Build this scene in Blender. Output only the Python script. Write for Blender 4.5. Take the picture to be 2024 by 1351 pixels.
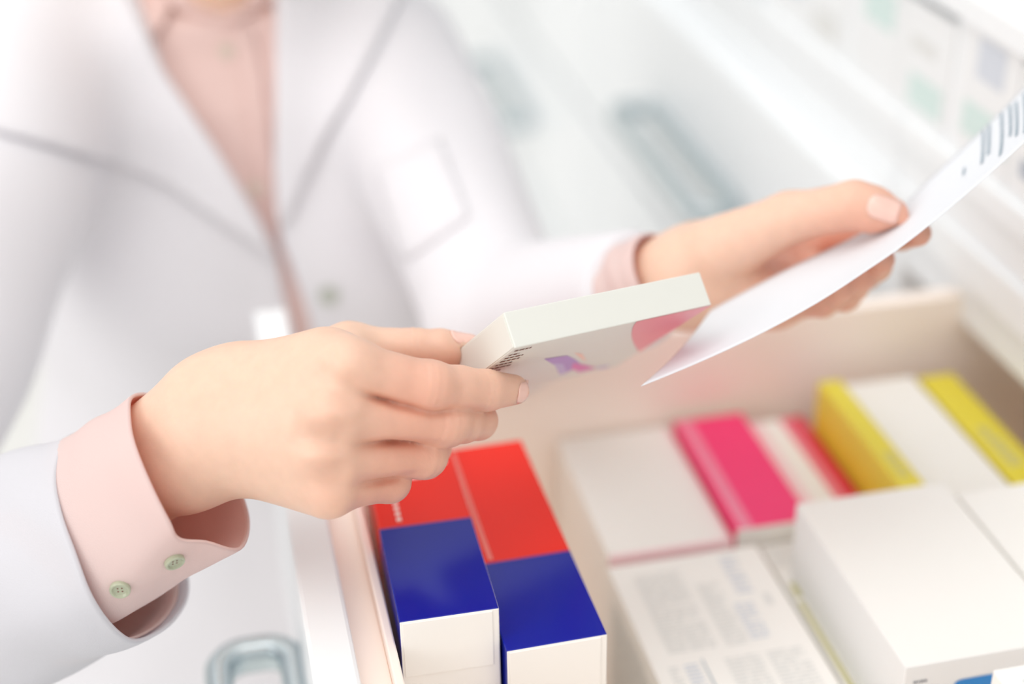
import bpy, math, random
import numpy as np
from mathutils import Vector
from mathutils.bvhtree import BVHTree

for o in list(bpy.data.objects):
    bpy.data.objects.remove(o)
S = bpy.context.scene
COL = S.collection
random.seed(4)
RNG = np.random.default_rng(7)

# ------------------------------------------------------------------ camera
CZ = 1.62                      # camera height above the floor
FPX = 3000.0                   # focal length in pixels of the 2024 x 1351 frame
ROT = np.array([[0.9755, 0.1224, -0.1828], [-0.2193, 0.4758, -0.8517], [-0.0173, 0.871, 0.491]])
U_, _s, V_ = np.linalg.svd(ROT)
ROT = U_ @ V_
CAM = np.array([0, 0, CZ])
cd = bpy.data.cameras.new('camera')
cam = bpy.data.objects.new('camera', cd)
COL.objects.link(cam)
from mathutils import Matrix
M4 = Matrix.Identity(4)
for i in range(3):
    for j in range(3):
        M4[i][j] = float(ROT[i, j])
M4[2][3] = CZ
cam.matrix_world = M4
cd.sensor_width = 36.0
cd.lens = FPX * 36.0 / 2024.0
cd.clip_start = 0.02
cd.dof.use_dof = True
cd.dof.focus_distance = 0.633
cd.dof.aperture_fstop = 2.35
S.camera = cam

# ------------------------------------------------------------------ light
W = bpy.data.worlds.new('world')
S.world = W
W.use_nodes = True
bg = W.node_tree.nodes['Background']
bg.inputs[0].default_value = (1.0, 0.985, 0.965, 1)
_nt = W.node_tree
_tc = _nt.nodes.new('ShaderNodeTexCoord')
_sx = _nt.nodes.new('ShaderNodeSeparateXYZ')
_nt.links.new(_tc.outputs['Generated'], _sx.inputs[0])


def wmath(op, a, b):
    n = _nt.nodes.new('ShaderNodeMath')
    n.operation = op
    for i, v in enumerate((a, b)):
        if isinstance(v, (int, float)):
            n.inputs[i].default_value = v
        else:
            _nt.links.new(v, n.inputs[i])
    return n.outputs[0]


_up = wmath('MULTIPLY', wmath('MAXIMUM', _sx.outputs[2], 0.0), 0.66)
_lf = wmath('MULTIPLY', wmath('MAXIMUM', wmath('MULTIPLY', _sx.outputs[0], -1.0), 0.0), 0.50)
_fr = wmath('MULTIPLY', wmath('MAXIMUM', wmath('MULTIPLY', _sx.outputs[1], -1.0), 0.0), 0.24)
_nt.links.new(wmath('ADD', wmath('ADD', wmath('ADD', _up, _lf), _fr), 0.46), bg.inputs[1])


def area(name, loc, target, sx, sy, power, color=(1, 1, 1)):
    l = bpy.data.lights.new(name, 'AREA')
    l.shape = 'RECTANGLE'
    l.size = sx
    l.size_y = sy
    l.energy = power
    l.color = color
    o = bpy.data.objects.new(name, l)
    COL.objects.link(o)
    o.location = loc
    o.rotation_euler = (Vector(target) - Vector(loc)).to_track_quat('-Z', 'Y').to_euler()
    return o


area('ceiling_light', (-0.15, 0.35, 3.1), (0.1, 0.7, 1.1), 1.6, 1.6, 14, (1, 0.985, 0.96))
area('window_light', (-2.2, -0.5, 2.2), (0.1, 0.8, 1.1), 1.4, 1.4, 20, (1, 0.99, 0.98))
area('ceiling_light_near', (0.5, -1.3, 3.0), (0.25, 0.75, 1.1), 1.6, 1.0, 3, (1, 0.98, 0.95))
area('ceiling_light_far', (0.0, 2.6, 3.0), (0.5, 2.4, 0.8), 1.5, 1.5, 6, (0.97, 0.99, 1.0))
S.view_settings.view_transform = 'Standard'
S.view_settings.look = 'None'
S.view_settings.gamma = 1.0
S.view_settings.exposure = -0.16
S.cycles.use_denoising = True
S.cycles.max_bounces = 16
S.cycles.diffuse_bounces = 10


# ------------------------------------------------------------------ helpers
def P(x, y, d):
    """A point of the place that the photograph shows at pixel x, y, at depth d metres from the camera."""
    q = np.array([(x - 1012.0) / FPX, -(y - 675.5) / FPX, -1.0]) * d
    return ROT @ q + CAM


def srgb(h):
    h = h.lstrip('#')
    c = [int(h[i:i + 2], 16) / 255 for i in (0, 2, 4)]
    return tuple((v / 12.92 if v <= 0.04045 else ((v + 0.055) / 1.055) ** 2.4) for v in c) + (1.0,)


MATS = {}


def mat(name, color, rough=0.5, metal=0.0, spec=0.5, noise=0.0, nscale=40.0, bump=0.0, bscale=400.0, sss=0.0, coat=0.0,
        attr=None, sheen=0.0, transl=0.0, tcol=None):
    m = bpy.data.materials.new(name)
    m.use_nodes = True
    nt = m.node_tree
    b = nt.nodes['Principled BSDF']
    col = srgb(color)
    b.inputs['Base Color'].default_value = col
    b.inputs['Roughness'].default_value = rough
    b.inputs['Metallic'].default_value = metal
    b.inputs['Specular IOR Level'].default_value = spec
    b.inputs['Coat Weight'].default_value = coat
    b.inputs['Coat Roughness'].default_value = 0.12
    if sheen:
        b.inputs['Sheen Weight'].default_value = sheen
    tc = nt.nodes.new('ShaderNodeTexCoord')
    src = None
    if attr:
        a = nt.nodes.new('ShaderNodeAttribute')
        a.attribute_name = attr
        src = a.outputs['Color']
    if noise:
        n = nt.nodes.new('ShaderNodeTexNoise')
        n.inputs['Scale'].default_value = nscale
        n.inputs['Detail'].default_value = 4
        nt.links.new(tc.outputs['Object'], n.inputs['Vector'])
        mr = nt.nodes.new('ShaderNodeMapRange')
        mr.inputs['From Min'].default_value = 0.3
        mr.inputs['From Max'].default_value = 0.7
        mr.inputs['To Min'].default_value = 1 - noise
        mr.inputs['To Max'].default_value = 1 + noise
        nt.links.new(n.outputs['Fac'], mr.inputs['Value'])
        mx = nt.nodes.new('ShaderNodeVectorMath')
        mx.operation = 'SCALE'
        if src:
            nt.links.new(src, mx.inputs[0])
        else:
            mx.inputs[0].default_value = col[:3]
        nt.links.new(mr.outputs[0], mx.inputs['Scale'])
        src = mx.outputs[0]
    if src:
        nt.links.new(src, b.inputs['Base Color'])
    if sss:
        b.inputs['Subsurface Weight'].default_value = sss
        b.inputs['Subsurface Radius'].default_value = (1.0, 0.42, 0.25)
        b.inputs['Subsurface Scale'].default_value = 0.006
    if bump:
        n = nt.nodes.new('ShaderNodeTexNoise')
        n.inputs['Scale'].default_value = bscale
        n.inputs['Detail'].default_value = 3
        nt.links.new(tc.outputs['Object'], n.inputs['Vector'])
        bp = nt.nodes.new('ShaderNodeBump')
        bp.inputs['Strength'].default_value = bump
        bp.inputs['Distance'].default_value = 0.0006
        nt.links.new(n.outputs['Fac'], bp.inputs['Height'])
        nt.links.new(bp.outputs[0], b.inputs['Normal'])
    if transl:
        tr = nt.nodes.new('ShaderNodeBsdfTranslucent')
        tr.inputs['Color'].default_value = srgb(tcol or color)
        mxs = nt.nodes.new('ShaderNodeMixShader')
        mxs.inputs[0].default_value = transl
        nt.links.new(b.outputs[0], mxs.inputs[1])
        nt.links.new(tr.outputs[0], mxs.inputs[2])
        nt.links.new(mxs.outputs[0], nt.nodes['Material Output'].inputs['Surface'])
    MATS[name] = m
    return m


mat('skin', '#F2CDB2', 0.46, sss=0.35, noise=0.03, nscale=160, bump=0.10, bscale=900, attr='tone')
mat('nail', '#EFC4B6', 0.22, coat=0.4)
mat('sleeve_cloth', '#E3E2E7', 0.85, bump=0.25, bscale=1400, sheen=0.1, transl=0.25)
mat('cuff_cloth', '#F0DFDB', 0.85, bump=0.25, bscale=1600, sheen=0.1, transl=0.28, tcol='#EDA287')
mat('coat_cloth', '#E3E1E5', 0.85, bump=0.25, bscale=1400, sheen=0.1)
mat('blouse_cloth', '#E4C6BF', 0.85, bump=0.25, bscale=1600, sheen=0.1)
mat('button_pearl', '#AFB39A', 0.3, coat=0.3)
mat('button_pale', '#DDD0C2', 0.4)
mat('button_gray', '#BBC0B6', 0.4)
mat('hair', '#5A3B26', 0.5, noise=0.2, nscale=60)
mat('trouser_cloth', '#D9DADF', 0.9)
mat('shoe', '#E9E7E3', 0.5)
mat('eye_white', '#F2EFEA', 0.2)
mat('carton_held', '#E4E4DD', 0.45, spec=0.35)
mat('carton', '#F5F4F0', 0.45, spec=0.35, bump=0.05, bscale=700)
mat('carton_edge', '#FFF6EA', 0.6)
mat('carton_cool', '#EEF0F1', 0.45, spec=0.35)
mat('lacquer', '#F2F5F7', 0.32, spec=0.45)
mat('lacquer_inner', '#FFF3EA', 0.4)  # warm tint stands in for light bounced off the boxes into the drawer
mat('metal', '#C2CDD1', 0.26, metal=0.85)
mat('blue', '#061A98', 0.2, spec=0.3)
mat('red', '#F0260F', 0.25, spec=0.22)
mat('magenta_line', '#A01060', 0.3)
mat('print_white', '#FBF3EF', 0.4)
mat('print_pale_red', '#F2786B', 0.35)
mat('pink', '#FB3F7C', 0.3, spec=0.3)
mat('pink_light', '#F78CAA', 0.3)
mat('pink_pale', '#FADADF', 0.4)
mat('crimson', '#DE2A4A', 0.3)
mat('crimson_light', '#EE8296', 0.3)
mat('yellow', '#E6D63E', 0.35)
mat('print_grey', '#E0E1DF', 0.6)
mat('print_dark', '#777C86', 0.6)
mat('print_slate', '#AEB7C3', 0.6)
mat('print_blue_grey', '#D3D9E2', 0.6)
mat('print_teal', '#2F9A86', 0.5)
mat('teal_soft', '#D3E6E2', 0.5)
mat('print_olive', '#C9C592', 0.6)
mat('label_blue', '#1E86D2', 0.3)
mat('mark_violet', '#B48BD0', 0.4)
mat('mark_lilac', '#C3B2DE', 0.4)
mat('mark_magenta', '#E070B8', 0.4)
mat('mark_peach', '#F9CDBE', 0.4)
mat('mark_rose', '#EE9CA4', 0.4)
mat('print_brown', '#8A6258', 0.6)
mat('paper', '#E3E6EB', 0.7)
mat('print_ink', '#A3B2BC', 0.7)
mat('floor_tile', '#ECEBE8', 0.3, noise=0.02, nscale=3)
mat('wall_paint', '#F3F3F1', 0.8)


def mesh_obj(name, verts, faces, m, parent=None, smooth=False, mats=None, midx=None):
    me = bpy.data.meshes.new(name)
    me.from_pydata([tuple(map(float, v)) for v in verts], [], [tuple(map(int, f)) for f in faces])
    for k in (mats or [m]):
        me.materials.append(MATS[k])
    if midx is not None:
        me.polygons.foreach_set('material_index', np.asarray(midx, dtype=np.int32))
    if smooth:
        me.polygons.foreach_set('use_smooth', np.ones(len(me.polygons), dtype=bool))
    me.update()
    o = bpy.data.objects.new(name, me)
    COL.objects.link(o)
    if parent is not None:
        o.parent = parent
        o.matrix_parent_inverse = Matrix.Translation(parent.location).inverted() if parent.parent is None else Matrix.Identity(4)
        if parent.parent is not None:
            # every part is built in world coordinates and part objects carry the thing's offset
            o.matrix_parent_inverse = Matrix.Identity(4)
    return o


def tag(o, label=None, cat=None, group=None, kind=None):
    if label:
        o['label'] = label
    if cat:
        o['category'] = cat
    if group:
        o['group'] = group
    if kind:
        o['kind'] = kind
    return o


def thing(name, loc, label, cat, group=None):
    o = bpy.data.objects.new(name, None)
    COL.objects.link(o)
    o.location = loc
    o.empty_display_size = 0.05
    return tag(o, label, cat, group)


class MB:
    """Collects quads of several shapes for ONE mesh object."""

    def __init__(s):
        s.v, s.f, s.m = [], [], []

    def add(s, v, f, m=0):
        n = len(s.v)
        s.v += [tuple(map(float, p)) for p in v]
        s.f += [tuple(int(i) + n for i in q) for q in f]
        s.m += [m] * len(f)

    def box(s, a, b, m=0):
        (x0, y0, z0), (x1, y1, z1) = a, b
        v = [(x, y, z) for x in (x0, x1) for y in (y0, y1) for z in (z0, z1)]
        s.add(v, [(0, 1, 3, 2), (4, 6, 7, 5), (0, 4, 5, 1), (2, 3, 7, 6), (0, 2, 6, 4), (1, 5, 7, 3)], m)

    def quad(s, pts, m=0):
        s.add(pts, [tuple(range(len(pts)))], m)

    def build(s, name, mats, parent=None, smooth=False, bevel=0.0):
        mats = [mats] if isinstance(mats, str) else mats
        o = mesh_obj(name, s.v, s.f, mats[0], parent, smooth, mats, s.m)
        if bevel:
            bv = o.modifiers.new('soft edge', 'BEVEL')
            bv.width = bevel
            bv.segments = 2
            bv.limit_method = 'ANGLE'
            bv.angle_limit = 0.6
            bv.harden_normals = False
        return o


def put_all(mb, fr):
    """Moves the collected local points into the frame fr = (origin, ex, ey, ez)."""
    o, ex, ey, ez = fr
    mb.v = [tuple(o + ex * x + ey * y + ez * z) for x, y, z in mb.v]
    return mb


# ------------------------------------------------------------------ signed distance modelling
f32 = np.float32


def A3(p):
    return np.asarray(p, dtype=f32)


def cone(p, a, b, ra, rb):
    a, b = A3(a), A3(b)
    ba = b - a
    pa = p - a
    h = np.clip((pa @ ba) / f32(ba @ ba), 0, 1)
    q = pa - h[:, None] * ba
    return np.sqrt(np.einsum('ij,ij->i', q, q)) - (ra + (rb - ra) * h)


def sph(p, c, r):
    q = p - A3(c)
    return np.sqrt(np.einsum('ij,ij->i', q, q)) - r


def ell(p, c, r, axes=None):
    q = p - A3(c)
    if axes is not None:
        q = q @ A3(axes).T
    k = q / A3(r)
    n = np.sqrt(np.einsum('ij,ij->i', k, k))
    return (n - 1) * min(r)


def smin(a, b, k):
    h = np.clip(0.5 + 0.5 * (b - a) / k, 0, 1)
    return b + (a - b) * h - k * h * (1 - h)


def smax(a, b, k):
    return -smin(-a, -b, k)


def surface(f, lo, hi, h, proj=2):
    """Surface nets of f over the box lo..hi with cell h, evaluated only near the surface."""
    lo = np.asarray(lo, float)
    hi = np.asarray(hi, float)
    K = 5
    n = (np.ceil((hi - lo) / (h * K)).astype(int)) + 1
    gx = [lo[i] + (np.arange(n[i]) + 0.5) * h * K - 0.5 * h for i in range(3)]
    X, Y, Z = np.meshgrid(*gx, indexing='ij')
    c = f(np.stack([X.ravel(), Y.ravel(), Z.ravel()], 1).astype(f32)).reshape(n)
    near = np.abs(c) < h * K * 1.6
    F = np.repeat(np.repeat(np.repeat(c.astype(f32), K, 0), K, 1), K, 2)
    blk = np.argwhere(near)
    off = np.stack(np.meshgrid(*[np.arange(K)] * 3, indexing='ij'), -1).reshape(-1, 3)
    for s0 in range(0, len(blk), 2500):
        idx = (blk[s0:s0 + 2500, None, :] * K + off[None]).reshape(-1, 3)
        pts = (lo + idx * h).astype(f32)
        F[idx[:, 0], idx[:, 1], idx[:, 2]] = f(pts)
    dims = np.array(F.shape)
    ins = F < 0
    cnt = np.zeros(dims - 1, dtype=np.int8)
    for dx in (0, 1):
        for dy in (0, 1):
            for dz in (0, 1):
                cnt += ins[dx:dims[0] - 1 + dx, dy:dims[1] - 1 + dy, dz:dims[2] - 1 + dz]
    act = np.argwhere((cnt > 0) & (cnt < 8))
    vid = -np.ones(dims - 1, dtype=np.int64)
    vid[act[:, 0], act[:, 1], act[:, 2]] = np.arange(len(act))
    acc = np.zeros((len(act), 3))
    num = np.zeros(len(act))
    cor = np.array([(a, b, c2) for a in (0, 1) for b in (0, 1) for c2 in (0, 1)])
    val = [F[act[:, 0] + q[0], act[:, 1] + q[1], act[:, 2] + q[2]] for q in cor]
    for i in range(8):
        for j in range(i + 1, 8):
            if np.abs(cor[i] - cor[j]).sum() == 1:
                m = (val[i] < 0) != (val[j] < 0)
                t = val[i][m] / (val[i][m] - val[j][m])
                acc[m] += cor[i] + t[:, None] * (cor[j] - cor[i])
                num[m] += 1
    V = lo + (act + acc / num[:, None]) * h
    faces = []
    for ax in range(3):
        b, c2 = (ax + 1) % 3, (ax + 2) % 3
        sl0 = [slice(None)] * 3
        sl1 = [slice(None)] * 3
        sl0[ax] = slice(0, dims[ax] - 1)
        sl1[ax] = slice(1, dims[ax])
        chg = ins[tuple(sl0)] != ins[tuple(sl1)]
        e = np.argwhere(chg)
        e = e[(e[:, b] > 0) & (e[:, c2] > 0) & (e[:, b] < dims[b] - 1) & (e[:, c2] < dims[c2] - 1)]
        if not len(e):
            continue
        ub = np.zeros(3, int)
        ub[b] = 1
        uc = np.zeros(3, int)
        uc[c2] = 1
        q = [e - ub - uc, e - uc, e, e - ub]
        ids = np.stack([vid[k[:, 0], k[:, 1], k[:, 2]] for k in q], 1)
        up = ins[e[:, 0], e[:, 1], e[:, 2]]
        ids[~up] = ids[~up][:, ::-1]
        faces.append(ids)
    Fc = np.concatenate(faces)
    Fc = Fc[(Fc >= 0).all(1)]
    for _ in range(proj):
        p = V.astype(f32)
        e = f32(h * 0.4)
        d = f(p)
        g = np.stack([f(p + A3(np.eye(3)[i] * e)) - f(p - A3(np.eye(3)[i] * e)) for i in range(3)], 1) / (2 * e)
        gn = np.maximum(np.einsum('ij,ij->i', g, g), 0.2)
        stp = np.clip(d / gn, -h * 0.6, h * 0.6)
        V = V - (g * stp[:, None])
    return V, Fc


def bvh_of(V, F):
    return BVHTree.FromPolygons([tuple(map(float, v)) for v in V], [tuple(map(int, q)) for q in F])


def hit(bvh, x, y, dmin=0.3):
    """Where the sight line through photograph pixel x, y first meets a surface: point and normal."""
    a = Vector(P(x, y, dmin))
    d = (Vector(P(x, y, 1.0)) - Vector(CAM)).normalized()
    loc, nor, idx, dist = bvh.ray_cast(a, d)
    if loc is None:
        return None
    if nor.dot(d) > 0:
        nor = -nor
    return np.array(loc), np.array(nor)


def poly_fill(poly, step):
    """Fills an outline with a fine grid of quads, clipped by moving the rim points onto the outline."""
    poly = np.asarray(poly, float)
    lo, hi = poly.min(0), poly.max(0)
    n = len(poly)

    def inside(pt):
        r = np.zeros(len(pt), bool)
        for i in range(n):
            a, b = poly[i], poly[(i + 1) % n]
            c = (a[1] > pt[:, 1]) != (b[1] > pt[:, 1])
            with np.errstate(divide='ignore', invalid='ignore'):
                xi = a[0] + (pt[:, 1] - a[1]) * (b[0] - a[0]) / (b[1] - a[1])
            r ^= c & (pt[:, 0] < xi)
        return r

    def closest(pt):
        best = np.full(len(pt), 1e9)
        out = pt.copy()
        for i in range(n):
            a, b = poly[i], poly[(i + 1) % n]
            ab = b - a
            t = np.clip(((pt - a) @ ab) / (ab @ ab), 0, 1)
            q = a + t[:, None] * ab
            d = np.linalg.norm(pt - q, axis=1)
            m = d < best
            best[m] = d[m]
            out[m] = q[m]
        return out, best

    nx, ny = (np.ceil((hi - lo) / step).astype(int) + 3)
    gx = lo[0] - step + np.arange(nx) * step
    gy = lo[1] - step + np.arange(ny) * step
    XX, YY = np.meshgrid(gx, gy, indexing='ij')
    pts = np.stack([XX.ravel(), YY.ravel()], 1)
    ins = inside(pts)
    q, d = closest(pts)
    I = np.arange(nx * ny).reshape(nx, ny)
    quads = np.stack([I[:-1, :-1], I[1:, :-1], I[1:, 1:], I[:-1, 1:]], -1).reshape(-1, 4)
    cen = pts[quads].mean(1)
    keep = inside(cen)
    quads = quads[keep]
    used = np.unique(quads)
    cntu = np.bincount(quads.ravel(), minlength=nx * ny)
    rim = np.zeros(nx * ny, bool)
    rim[used] = cntu[used] < 4
    pts[rim] = q[rim]
    rd = np.where(rim, 0, d)
    remap = -np.ones(nx * ny, int)
    remap[used] = np.arange(len(used))
    return pts[used], remap[quads], rd[used]


def patch(name, poly, bvh, m, parent, step=9, lift=0.002, thick=0.002, lift_fn=None, jut=None):
    """A piece of cloth cut to an outline and laid on a surface."""
    p2, q, rd = poly_fill(poly, step)
    V = []
    ok = []
    for k, (x, y) in enumerate(p2):
        h = hit(bvh, x, y)
        if h is None:
            V.append(np.zeros(3))
            ok.append(False)
            continue
        l = lift if lift_fn is None else lift_fn(x, y)
        V.append(h[0] + h[1] * l)
        ok.append(True)
    ok = np.array(ok)
    V = np.array(V)
    q = q[ok[q].all(1)]
    par = np.arange(len(V))
    for _ in range(400):
        m_ = par[q].min(1)
        new = par.copy()
        for a in range(4):
            np.minimum.at(new, q[:, a], m_)
        if (new == par).all():
            break
        par = new
    lab = par[q[:, 0]]
    q = q[lab == np.bincount(lab).argmax()]
    us = np.unique(q)
    rm = -np.ones(len(V), int)
    rm[us] = np.arange(len(us))
    V, q, rd = V[us], rm[q], rd[us]
    for _ in range(3):                      # relax so the cloth does not copy every small wrinkle beneath
        acc = np.zeros_like(V)
        num = np.zeros(len(V))
        for a in range(4):
            for b in ((a + 1) % 4, (a + 3) % 4):
                np.add.at(acc, q[:, a], V[q[:, b]])
                np.add.at(num, q[:, a], 1)
        good = (rd > 0) & (num > 0)
        V[good] = 0.5 * V[good] + 0.5 * acc[good] / num[good][:, None]
    o = mesh_obj(name, V, q, m, parent, True)
    so = o.modifiers.new('cloth', 'SOLIDIFY')
    so.thickness = thick
    so.offset = 0
    return o


def loft(name, rings, m, parent, n=64, thick=0.0015, sub=4, wr=0.0, seed=0, return_data=False):
    """A tube through closed rings of points, each ring given by the same number of control points."""
    R = [np.asarray(r, float) for r in rings]

    def cr(pts, t, closed):
        k = len(pts)
        i = np.floor(t).astype(int)
        u = (t - i)[:, None]
        g = (lambda j: pts[j % k]) if closed else (lambda j: pts[np.clip(j, 0, k - 1)])
        a, b, c, d = g(i - 1), g(i), g(i + 1), g(i + 2)
        return 0.5 * (2 * b + (c - a) * u + (2 * a - 5 * b + 4 * c - d) * u ** 2 + (3 * b - a - 3 * c + d) * u ** 3)

    RR = np.stack([cr(r, np.arange(n) * len(r) / n, True) for r in R])      # rings x n x 3
    T = np.linspace(0, len(R) - 1, (len(R) - 1) * sub + 1)
    G = np.stack([cr(RR[:, j], np.minimum(T, len(R) - 1 - 1e-6), False) for j in range(n)], 1)
    if wr:
        rg = np.random.default_rng(seed)
        cen = G.mean(1, keepdims=True)
        dirn = (G - cen) / np.linalg.norm(G - cen, axis=2, keepdims=True)
        th = np.arange(n)[None, :] / n * 2 * np.pi
        tt = np.linspace(0, 1, len(T))[:, None]
        d = np.zeros((len(T), n))
        for _ in range(7):
            d += rg.uniform(0.3, 1) * np.sin(rg.integers(1, 4) * th + rg.uniform(5, 22) * tt + rg.uniform(0, 6.3))
        d *= np.minimum(1, tt * 6)
        G = G + dirn * (d * wr)[..., None]
    V = G.reshape(-1, 3)
    k = len(T)
    F = [(i * n + j, i * n + (j + 1) % n, (i + 1) * n + (j + 1) % n, (i + 1) * n + j) for i in range(k - 1) for j in range(n)]
    o = mesh_obj(name, V, F, m, parent, True)
    so = o.modifiers.new('cloth', 'SOLIDIFY')
    so.thickness = thick
    so.offset = 0
    return (o, V, F) if return_data else o


def frame_of(n, up=(0, 0, 1)):
    n = np.asarray(n, float)
    n = n / np.linalg.norm(n)
    x = np.cross(up, n)
    x = x / np.linalg.norm(x)
    return x, np.cross(n, x), n


def button(name, pos, nor, r, m, parent, thick=0.0022):
    x, y, n = frame_of(nor)
    prof = [(0, 0.55), (0.35, 0.55), (0.62, 0.62), (0.78, 1.0), (0.92, 1.0), (1.0, 0.75), (1.0, 0.1), (0.9, 0)]
    k = 24
    V, F = [], []
    for (a, h) in prof:
        for j in range(k):
            t = 2 * math.pi * j / k
            V.append(pos + (x * math.cos(t) + y * math.sin(t)) * a * r + n * (h * thick + 0.0003))
    for i in range(len(prof) - 1):
        for j in range(k):
            F.append((i * k + j, i * k + (j + 1) % k, (i + 1) * k + (j + 1) % k, (i + 1) * k + j))
    for sx, sy in ((0.2, 0.2), (-0.2, 0.2), (0.2, -0.2), (-0.2, -0.2)):       # four thread holes
        c = pos + (x * sx + y * sy) * r + n * (0.56 * thick + 0.0004)
        b = len(V)
        V += [c + (x * math.cos(t) + y * math.sin(t)) * r * 0.09 for t in np.arange(8) * math.pi / 4]
        F.append(tuple(range(b, b + 8)))
    mi = [0] * (len(F) - 4) + [1] * 4
    return mesh_obj(name, V, F, m, parent, False, [m, 'print_brown'], mi)


# ------------------------------------------------------------------ the room
def struct(name, mb, m, bevel=0.0):
    o = mb.build(name, m, None, False, bevel)
    o['kind'] = 'structure'
    return o


b = MB(); b.box((-3.2, -2.2, -0.06), (1.6, 4.4, 0.0)); struct('floor', b, 'floor_tile')
b = MB(); b.box((-3.2, 4.3, 0.0), (1.6, 4.4, 3.3)); struct('wall_back', b, 'wall_paint')
b = MB(); b.box((1.03, -2.2, 0.0), (1.15, 4.3, 3.3)); struct('wall_right', b, 'wall_paint')

# ------------------------------------------------------------------ drawer cabinets
XF = 0.445                                       # plane of the cabinet fronts
ROWS = [(0.19, 0.385), (0.395, 0.59), (0.60, 0.795), (0.805, 1.0), (1.01, 1.20)]


def ring_handle(name, xo, yc, zc, length, out, parent):
    """A flat rounded pull ring that stands out from a drawer front towards -x."""
    r = 0.0145
    path = []
    y0, y1 = yc - length / 2, yc + length / 2
    x0, x1 = xo - out, xo + 0.0
    for cx, cy, a0 in ((x1 - r, y1 - r, 0), (x0 + r, y1 - r, 90), (x0 + r, y0 + r, 180), (x1 - r, y0 + r, 270)):
        for k in range(9):
            t = math.radians(a0 + k * 11.25)
            path.append((cx + r * math.cos(t), cy + r * math.sin(t), zc))
    path = np.array(path)
    n = len(path)
    V, F = [], []
    K = 12
    for i in range(n):
        t = path[(i + 1) % n] - path[i - 1]
        t /= np.linalg.norm(t)
        s = np.array([t[1], -t[0], 0])
        for j in range(K):
            a = 2 * math.pi * j / K
            ca, sa = math.cos(a), math.sin(a)
            V.append(path[i] + s * 0.0074 * (abs(ca) ** 0.7) * (1 if ca > 0 else -1) + np.array([0, 0, 1]) * 0.0092 * (abs(sa) ** 0.7) * (1 if sa > 0 else -1))
    for i in range(n):
        for j in range(K):
            F.append((i * K + j, ((i + 1) % n) * K + j, ((i + 1) % n) * K + (j + 1) % K, i * K + (j + 1) % K))
    mb = MB()
    mb.add(V, F)
    for yy in (y0 + 0.05, y1 - 0.05):            # short posts that carry the ring
        mb.box((x1 - 0.003, yy - 0.005, zc - 0.004), (x1 + 0.006, yy + 0.005, zc + 0.004))
    return mb.build(name, 'metal', parent, True)


def cabinet(y0, y1, label, open_row=None):
    c = thing('drawer_cabinet', (0.7, (y0 + y1) / 2, 0), label, 'cabinet', 'white pharmacy cabinets along the wall')
    mb = MB()
    t = 0.016
    for ya in (y0 + 0.001, y1 - t - 0.001):
        mb.box((XF, ya, 0.0), (1.02, ya + t, 1.20))
    mb.box((1.005, y0 + 0.001, 0.0), (1.02, y1 - 0.001, 2.1))
    for z in (0.08, 1.218, 1.262, 1.36, 1.50, 1.72, 2.084):
        hgt = 0.026 if z == 1.218 else t
        e_ = t if z < 1.2 else 0.001
        mb.box((XF - 0.004, y0 + e_, z - hgt), (1.005, y1 - e_, z))
    mb.box((XF, y0 + 0.001, 1.218), (XF + 0.016, y1 - 0.001, 1.246))            # rail under the shelves
    if open_row:
        mb.box((XF + 0.004, y0 + t, 1.160), (XF + 0.018, y1 - t, 1.204))         # filler panel added to cover the unlit opening over the open drawer
    mb.build('body', 'lacquer', c, False, 0.001)
    # upright dividers of the shelf row
    return c


def closed_drawer(c, y0, y1, z0, z1):
    mb = MB()
    mb.box((XF - 0.02, y0 + 0.003, z0), (XF - 0.001, y1 - 0.003, z1))
    mb.box((XF + 0.001, y0 + 0.03, z0 + 0.02), (XF + 0.45, y1 - 0.03, z1 - 0.04))
    d = mb.build('drawer', 'lacquer', c, False, 0.0015)
    h = ring_handle('handle', XF - 0.024, (y0 + y1) / 2, (z0 + z1) / 2 - 0.005, 0.25, 0.036, d)
    return d


MODS = [(0.16, 0.85, 'white pharmacy cabinet with the pulled-out drawer full of boxes'),
        (0.85, 1.53, 'white cabinet just beyond the open drawer, its handle above the hand with the sheet'),
        (1.53, 2.35, 'third white cabinet along the wall, its blurred handle beside the lab coat sleeve'),
        (2.35, 3.17, 'farthest white cabinet at the far end of the row')]
CABS = []
for k, (y0, y1, lab) in enumerate(MODS):
    c = cabinet(y0, y1, lab, k == 0)
    CABS.append(c)
    for r, (z0, z1) in enumerate(ROWS):
        if not (k == 0 and r == 4):
            closed_drawer(c, y0, y1, z0, z1)
for y, c in ((0.793, CABS[0]), (0.655, CABS[0]), (0.30, CABS[0]), (0.166, CABS[0]), (0.945, CABS[1]), (1.10, CABS[1]), (1.90, CABS[2]), (2.76, CABS[3])):
    mb = MB()
    mb.box((XF + 0.002, y - 0.006, 1.2625), (1.004, y + 0.006, 2.067))
    mb.build('divider', 'lacquer', c)

# the open drawer
DT = 1.20
XD0, XD1 = 0.017, 0.036
Y0D, Y1D = 0.175, 0.803
Y1T = 0.772
FLOORZ = 1.02
mb = MB()
mb.box((0.0495, Y0D + 0.012, FLOORZ - 0.012), (0.60, Y1T - 0.005, FLOORZ))               # tray floor
mb.box((0.0495, Y0D + 0.012, FLOORZ), (0.0535, Y1T - 0.005, DT - 0.004))                 # inner front
mb.box((0.036, Y0D + 0.012, FLOORZ), (0.0495, Y1T - 0.005, DT - 0.012))                  # step behind the front panel
mb.box((0.0535, Y1T - 0.017, FLOORZ), (0.60, Y1T - 0.005, DT - 0.022))                   # far side
mb.box((0.0535, Y0D + 0.012, FLOORZ), (0.60, Y0D + 0.024, DT - 0.052))                   # near side
mb.box((0.588, Y0D + 0.024, FLOORZ), (0.60, Y1T - 0.017, DT - 0.06))
drawer = mb.build('drawer', 'lacquer_inner', CABS[0], False, 0.0008)
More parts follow.
